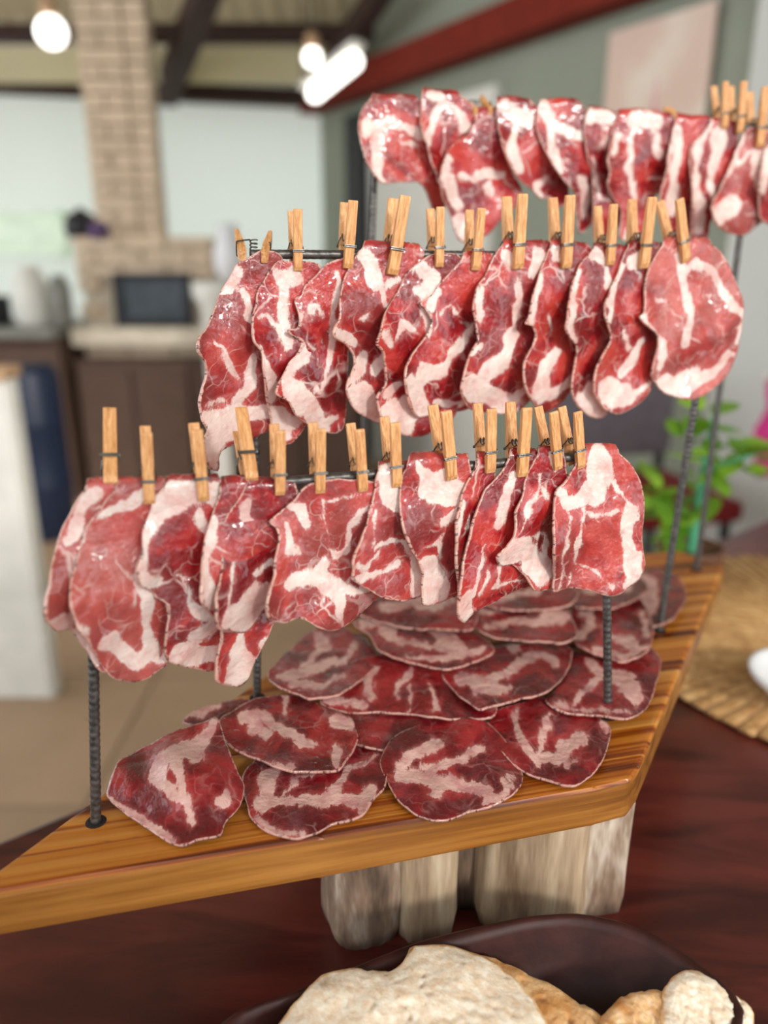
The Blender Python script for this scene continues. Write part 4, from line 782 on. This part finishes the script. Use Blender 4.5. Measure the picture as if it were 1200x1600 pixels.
def pin(key, top, bot, label, group, twist=False):
    global proto
    R = RACK[key]; wf = .0105
    J, T = R['pl'](*bot, wf), R['pl'](*top, wf)
    d = T - J; L = np.linalg.norm(d); sc = 1.0
    if L > .033: sc = min(max(L/.048, .8), 1.12)
    else:
        lean = math.sqrt(max(0, .048**2 - L*L)); d = d - R['n']*lean
    yv = Vector(d/np.linalg.norm(d)); zv = Vector(R['u'] if twist else R['n']); xv = yv.cross(zv).normalized(); zv = xv.cross(yv).normalized()
    M = Matrix((xv, yv, zv)).transposed().to_4x4(); og = Vector(J) - Vector(R['n'])*wf*(.4 if twist else 1)
    t = bpy.data.objects.new('clothespin', None); col.objects.link(t); t.empty_display_size = .01
    t.matrix_world = Matrix.Translation(og) @ M @ Matrix.Scale(sc, 4)
    props(t, label, 'clothespin', group)
    for nm, me, mt in (('wooden_half', half_f, 'pin_wood'), ('wooden_half', half_b, 'pin_wood'), ('spring', spring_me, 'pin_wire')):
        o = bpy.data.objects.new(nm, me); col.objects.link(o); o.parent = t
        if not me.materials: me.materials.append(MATS[mt])
PF = [((171,684),(173,776)), ((229,676),(234,792)), ((308,671),(320,787)), ((394,680),(397,768)), ((439,678),(440,778)), ((502,670),(503,775)), ((563,675),(571,772)), ((618,660),(624,765)), ((697,641),(710,753)), ((769,638),(771,742)), ((823,636),(820,748)), ((866,643),(878,737)), ((904,643),(914,735))]
PM = [((415,362),(398,402)), ((466,330),(468,424)), ((552,312),(546,420)), ((632,305),(615,430)), ((689,322),(690,418)), ((753,324),(747,423)), ((815,302),(812,421)), ((889,304),(888,420)), ((959,318),(958,415)), ((1017,307),(1009,420)), ((1060,310),(1076,410))]
PB = [((756,136),(757,174)), ((1084,172),(1084,212)), ((1135,130),(1137,200)), ((1163,126),(1160,207)), ((1195,135),(1190,230))]
NUM = ['first', 'second', 'third', 'fourth', 'fifth', 'sixth', 'seventh', 'eighth', 'ninth', 'tenth', 'eleventh', 'twelfth', 'thirteenth']
for lst, key, where in ((PF, 'F', 'lowest'), (PM, 'M', 'middle'), (PB, 'B', 'tallest')):
    for i, (tp, bt) in enumerate(lst):
        pin(key, tp, bt, 'small wooden clothespin, %s from the left on the %s rod' % (NUM[i], where), 'clothespins on the %s rod' % where, twist=(key, i) in (('M', 0), ('B', 0)))

# ------------------------------------------------------------------ bowl and bread
RZ = -0.078
far = [onz(x, y, RZ) for x, y in ((340,1600),(462,1545),(548,1509),(648,1469),(727,1448),(827,1428),(906,1424),(971,1437),(1028,1459),(1093,1502),(1165,1575))]
cen = (far[0] + far[-1])/2 + np.array([0, -.02, 0])
rimO = [p for p in far] + [cen + (cen - p)*np.array([1, .8, 0]) for p in far[1:-1]]
rimO = catmull(np.array([(p[0], p[1]) for p in rimO]), 72)
c2 = rimO.mean(0); nrmO = rimO - c2; nl = np.linalg.norm(nrmO, axis=1, keepdims=True)
prof = [(.72, TZ+.0005, 0), (.80, TZ+.012, 0), (.93, TZ+.035, 0), (1.0, RZ-.004, 0), (1.0, RZ-.001, -.001), (1.0, RZ, -.003), (1.0, RZ-.001, -.007), (1.0, RZ-.006, -.009), (.90, TZ+.038, -.008), (.75, TZ+.018, -.006), (.5, TZ+.012, 0), (.02, TZ+.012, 0)]
vs, fs = [], []; m = len(rimO)
for s_, z, off in prof:
    for k in range(m):
        p = c2 + nrmO[k]*s_ + nrmO[k]/nl[k]*off; vs.append((p[0]-c2[0], p[1]-c2[1], z-TZ))
for j in range(len(prof)-1):
    for k in range(m): a, b = j*m+k, j*m+(k+1) % m; fs.append((a, b, b+m, a+m))
fs.append(tuple(range(m))[::-1]); fs.append(tuple(range((len(prof)-1)*m, len(prof)*m)))
bw = link('bread_bowl', mesh(vs, fs), 'bowl_wood', None, True); bw.location = (c2[0], c2[1], TZ); props(bw, 'dark brown wooden bowl holding slices of bread', 'bowl')

def bread(outline, z_far, z_near, th, label, px_mid=None, sd=1.0, crust_w=1.0):
    O = catmull(outline, 150); per = np.arange(len(O)); jag = np.stack([per*1.0, per*0], -1)
    O = O + np.stack([nz(jag, .25, sd), nz(jag, .25, sd+7)], -1)*4
    V, F, rr = polar(O, 44); y0, y1 = O[:, 1].min(), O[:, 1].max(); t = (V[:, 1]-y0)/(y1-y0)
    z = z_far + (z_near - z_far)*t; P = onz(V[:, 0], V[:, 1], z); rim = edge_dist(V, O)*.35
    ax = P[np.argmin(V[:, 1])] - P[np.argmax(V[:, 1])]; ax /= np.linalg.norm(ax); nrm = np.cross(np.array([1., 0, 0]), ax); nrm /= np.linalg.norm(nrm)
    Q = np.stack([P[:, 0], P @ ax], -1)
    rel = nz(Q, 60, sd)*.0022 + nz(Q, 260, sd+1)*.0008 + nz(Q, 620, sd+2)*.0006
    pore = np.clip(nz(Q, 210, sd+4) - .36, 0, 1)*-.007
    T = P + nrm*(rel + pore - .005*(rr**10))[:, None]
    n = len(T); m = 150; ring = list(range(1 + 43*m, 1 + 44*m))
    B1 = T[ring] - nrm*th*.5 + (T[ring] - T.mean(0))*.025; B2 = T[ring] - nrm*th
    vs = np.vstack([T, B1, B2]); Fs = list(F)
    for k in range(m):
        a, b = ring[k], ring[(k+1) % m]; Fs.append((a, n+k, n+(k+1) % m, b)); Fs.append((n+k, n+m+k, n+m+(k+1) % m, n+(k+1) % m))
    Fs.append(tuple(range(n+m, n+2*m)))
    mc = np.vstack([np.stack([Q[:, 0], Q[:, 1], np.full(n, sd)], -1)]*1 + [B1, B2]); rimv = np.r_[rim*crust_w, np.zeros(2*m)]
    o0_ = vs.mean(0); me = mesh(vs - o0_, Fs)
    a = me.attributes.new('mc', 'FLOAT_VECTOR', 'POINT'); a.data.foreach_set('vector', mc.astype(np.float32).ravel())
    a = me.attributes.new('rim', 'FLOAT', 'POINT'); a.data.foreach_set('value', rimv.astype(np.float32))
    bm = bmesh.new(); bm.from_mesh(me); bmesh.ops.recalc_face_normals(bm, faces=bm.faces[:]); bm.to_mesh(me); bm.free()
    o = link('bread_slice', me, 'bread', None, True); o.location = tuple(map(float, o0_)); props(o, label, 'bread', 'bread slices in the bowl'); return o
bread([(600,1560),(660,1490),(735,1480),(790,1496),(860,1530),(915,1560),(945,1590),(960,1680),(900,1800),(700,1800),(600,1700)], -.082, -.098, .016, 'bread slice lying under the large one, its golden crust showing on the right', sd=3.3, crust_w=.08)
bread([(425,1610),(448,1572),(500,1514),(545,1502),(582,1502),(618,1506),(640,1476),(668,1467),(705,1467),(745,1482),(775,1494),(805,1518),(835,1550),(855,1590),(870,1640),(850,1760),(740,1850),(560,1850),(440,1760),(415,1680)], -.070, -.074, .016, 'large white bread slice with open crumb at the front of the bowl', sd=1.7)
bread([(925,1620),(945,1580),(975,1550),(1010,1540),(1045,1548),(1065,1600),(1050,1700),(960,1720)], -.080, -.096, .016, 'small bread slice with golden crust between the two larger ones', sd=5.1, crust_w=.2)
bread([(1036,1590),(1038,1545),(1055,1518),(1085,1506),(1112,1520),(1145,1545),(1178,1566),(1182,1600),(1190,1700),(1060,1720)], -.074, -.090, .016, 'bread slice with pale crumb at the right end of the bowl', sd=7.9)

# ------------------------------------------------------------------ straw mat, dish and plant on the right
mc_ = onz(1330, 1010, TZ); R1 = np.linalg.norm(onz(1085, 1112, TZ) - mc_)
mt = empty('straw_mat', (mc_[0], mc_[1], TZ)); props(mt, 'round straw place mat on the dark table right of the board', 'place mat')
link('base', lathe_me([(0.0, .001), (R1*.97, .001), (R1*.97, .0035), (0, .0035)], 48), 'straw', mt)
NR = 96
for k in range(NR):
    a = 2*math.pi*k/NR; r2 = R1*random.uniform(.985, 1.02)
    if k == 0: reed_me = tube_me([(R1*.16, 0, .004), (R1*.5, 0, .005), (R1, 0, .004)], [.0025, R1*.016, R1*.033], 8)
    o = link('reed', reed_me, 'straw', mt, True); o.rotation_euler.z = a; o.scale = (r2/R1, 1, .35); o.location.z = R1*.0125
dp = onz(1262, 1082, TZ+.02); ds = link('white_dish', lathe_me([(0.0, .012), (.03, .012), (.052, .03), (.058, .034), (.062, .034), (.060, .028), (.04, .008), (.036, .0), (0, 0)], 36), 'dish_white', None, True)
ds.location = (dp[0], dp[1], TZ+.0085); props(ds, 'small white dish on the straw mat at the right edge', 'dish')
def plant():
    b = onz(1072, 905, TZ); t = empty('leafy_plant', (b[0], b[1], TZ)); props(t, 'green leafy plant with a teal stem behind the board', 'plant')
    tp = at(1132, 570, b[1]); st = [np.zeros(3)] + [np.array([(at(x, y, b[1]+dy) - b)]).ravel() for x, y, dy in ((1080,860,0),(1092,780,.01),(1106,700,.0),(1120,640,-.01),(1130,575,0))]
    st = [np.array([s[0], s[1], s[2]]) for s in st]; st[0][2] = 0.02
    link('stem', tube_me(st, [.007, .007, .006, .005, .004, .003], 10), 'teal_stem', t, True)
    br = [np.array(at(x, y, b[1]+dy) - b) for x, y, dy in ((1106,740,0),(1130,725,-.02),(1160,715,-.03),(1200,700,-.04),(1230,690,-.05))]
    link('branch', tube_me(br, [.004, .004, .003, .003, .002], 8), 'teal_stem', t, True)
    link('pot', lathe_me([(.03, 0.0), (.04, .005), (.048, .05), (.05, .055), (.045, .055), (.043, .045), (0, .045)], 24), 'brown_pot', t, True)
    vs, fs = [], []; m = 6
    for i in range(m+1):
        q = i/m; w = .34*math.sin(math.pi*min(1, q*.92+.05))**.8; z = -.22*q*q + .1*q
        vs += [(q, -w, z + .06*w), (q, 0, z), (q, w, z + .06*w)]
    for i in range(m):
        for s_ in (0, 1): a = 3*i+s_; fs.append((a, a+3, a+4, a+1))
    lm = mesh(vs, fs); rs = random.Random(4)
    spots = [(rs.gauss(1045, 26), rs.gauss(800, 36), rs.uniform(-.03, .05)) for _ in range(34)] + [(rs.gauss(1100, 14), rs.gauss(650, 20), rs.uniform(-.03, .03)) for _ in range(7)] + \
            [(rs.gauss(1165, 26), rs.gauss(712, 12), rs.uniform(-.06, 0)) for _ in range(16)] + [(rs.gauss(1105, 14), rs.gauss(740, 30), rs.uniform(-.03, .03)) for _ in range(10)]
    for x, y, dy in spots:
        P = at(x, y, b[1]+dy) - b
        if P[2] < .05: continue
        o = link('leaf', lm, 'leaf', t, True); o.location = tuple(map(float, P)); s_ = rs.uniform(.034, .056); o.scale = (s_,)*3
        o.rotation_euler = (rs.uniform(-.5, .5), rs.uniform(-.7, .5), rs.uniform(0, 6.28))
        if 'Solid' not in o.modifiers: pass
plant()
bpy.context.view_layer.update()
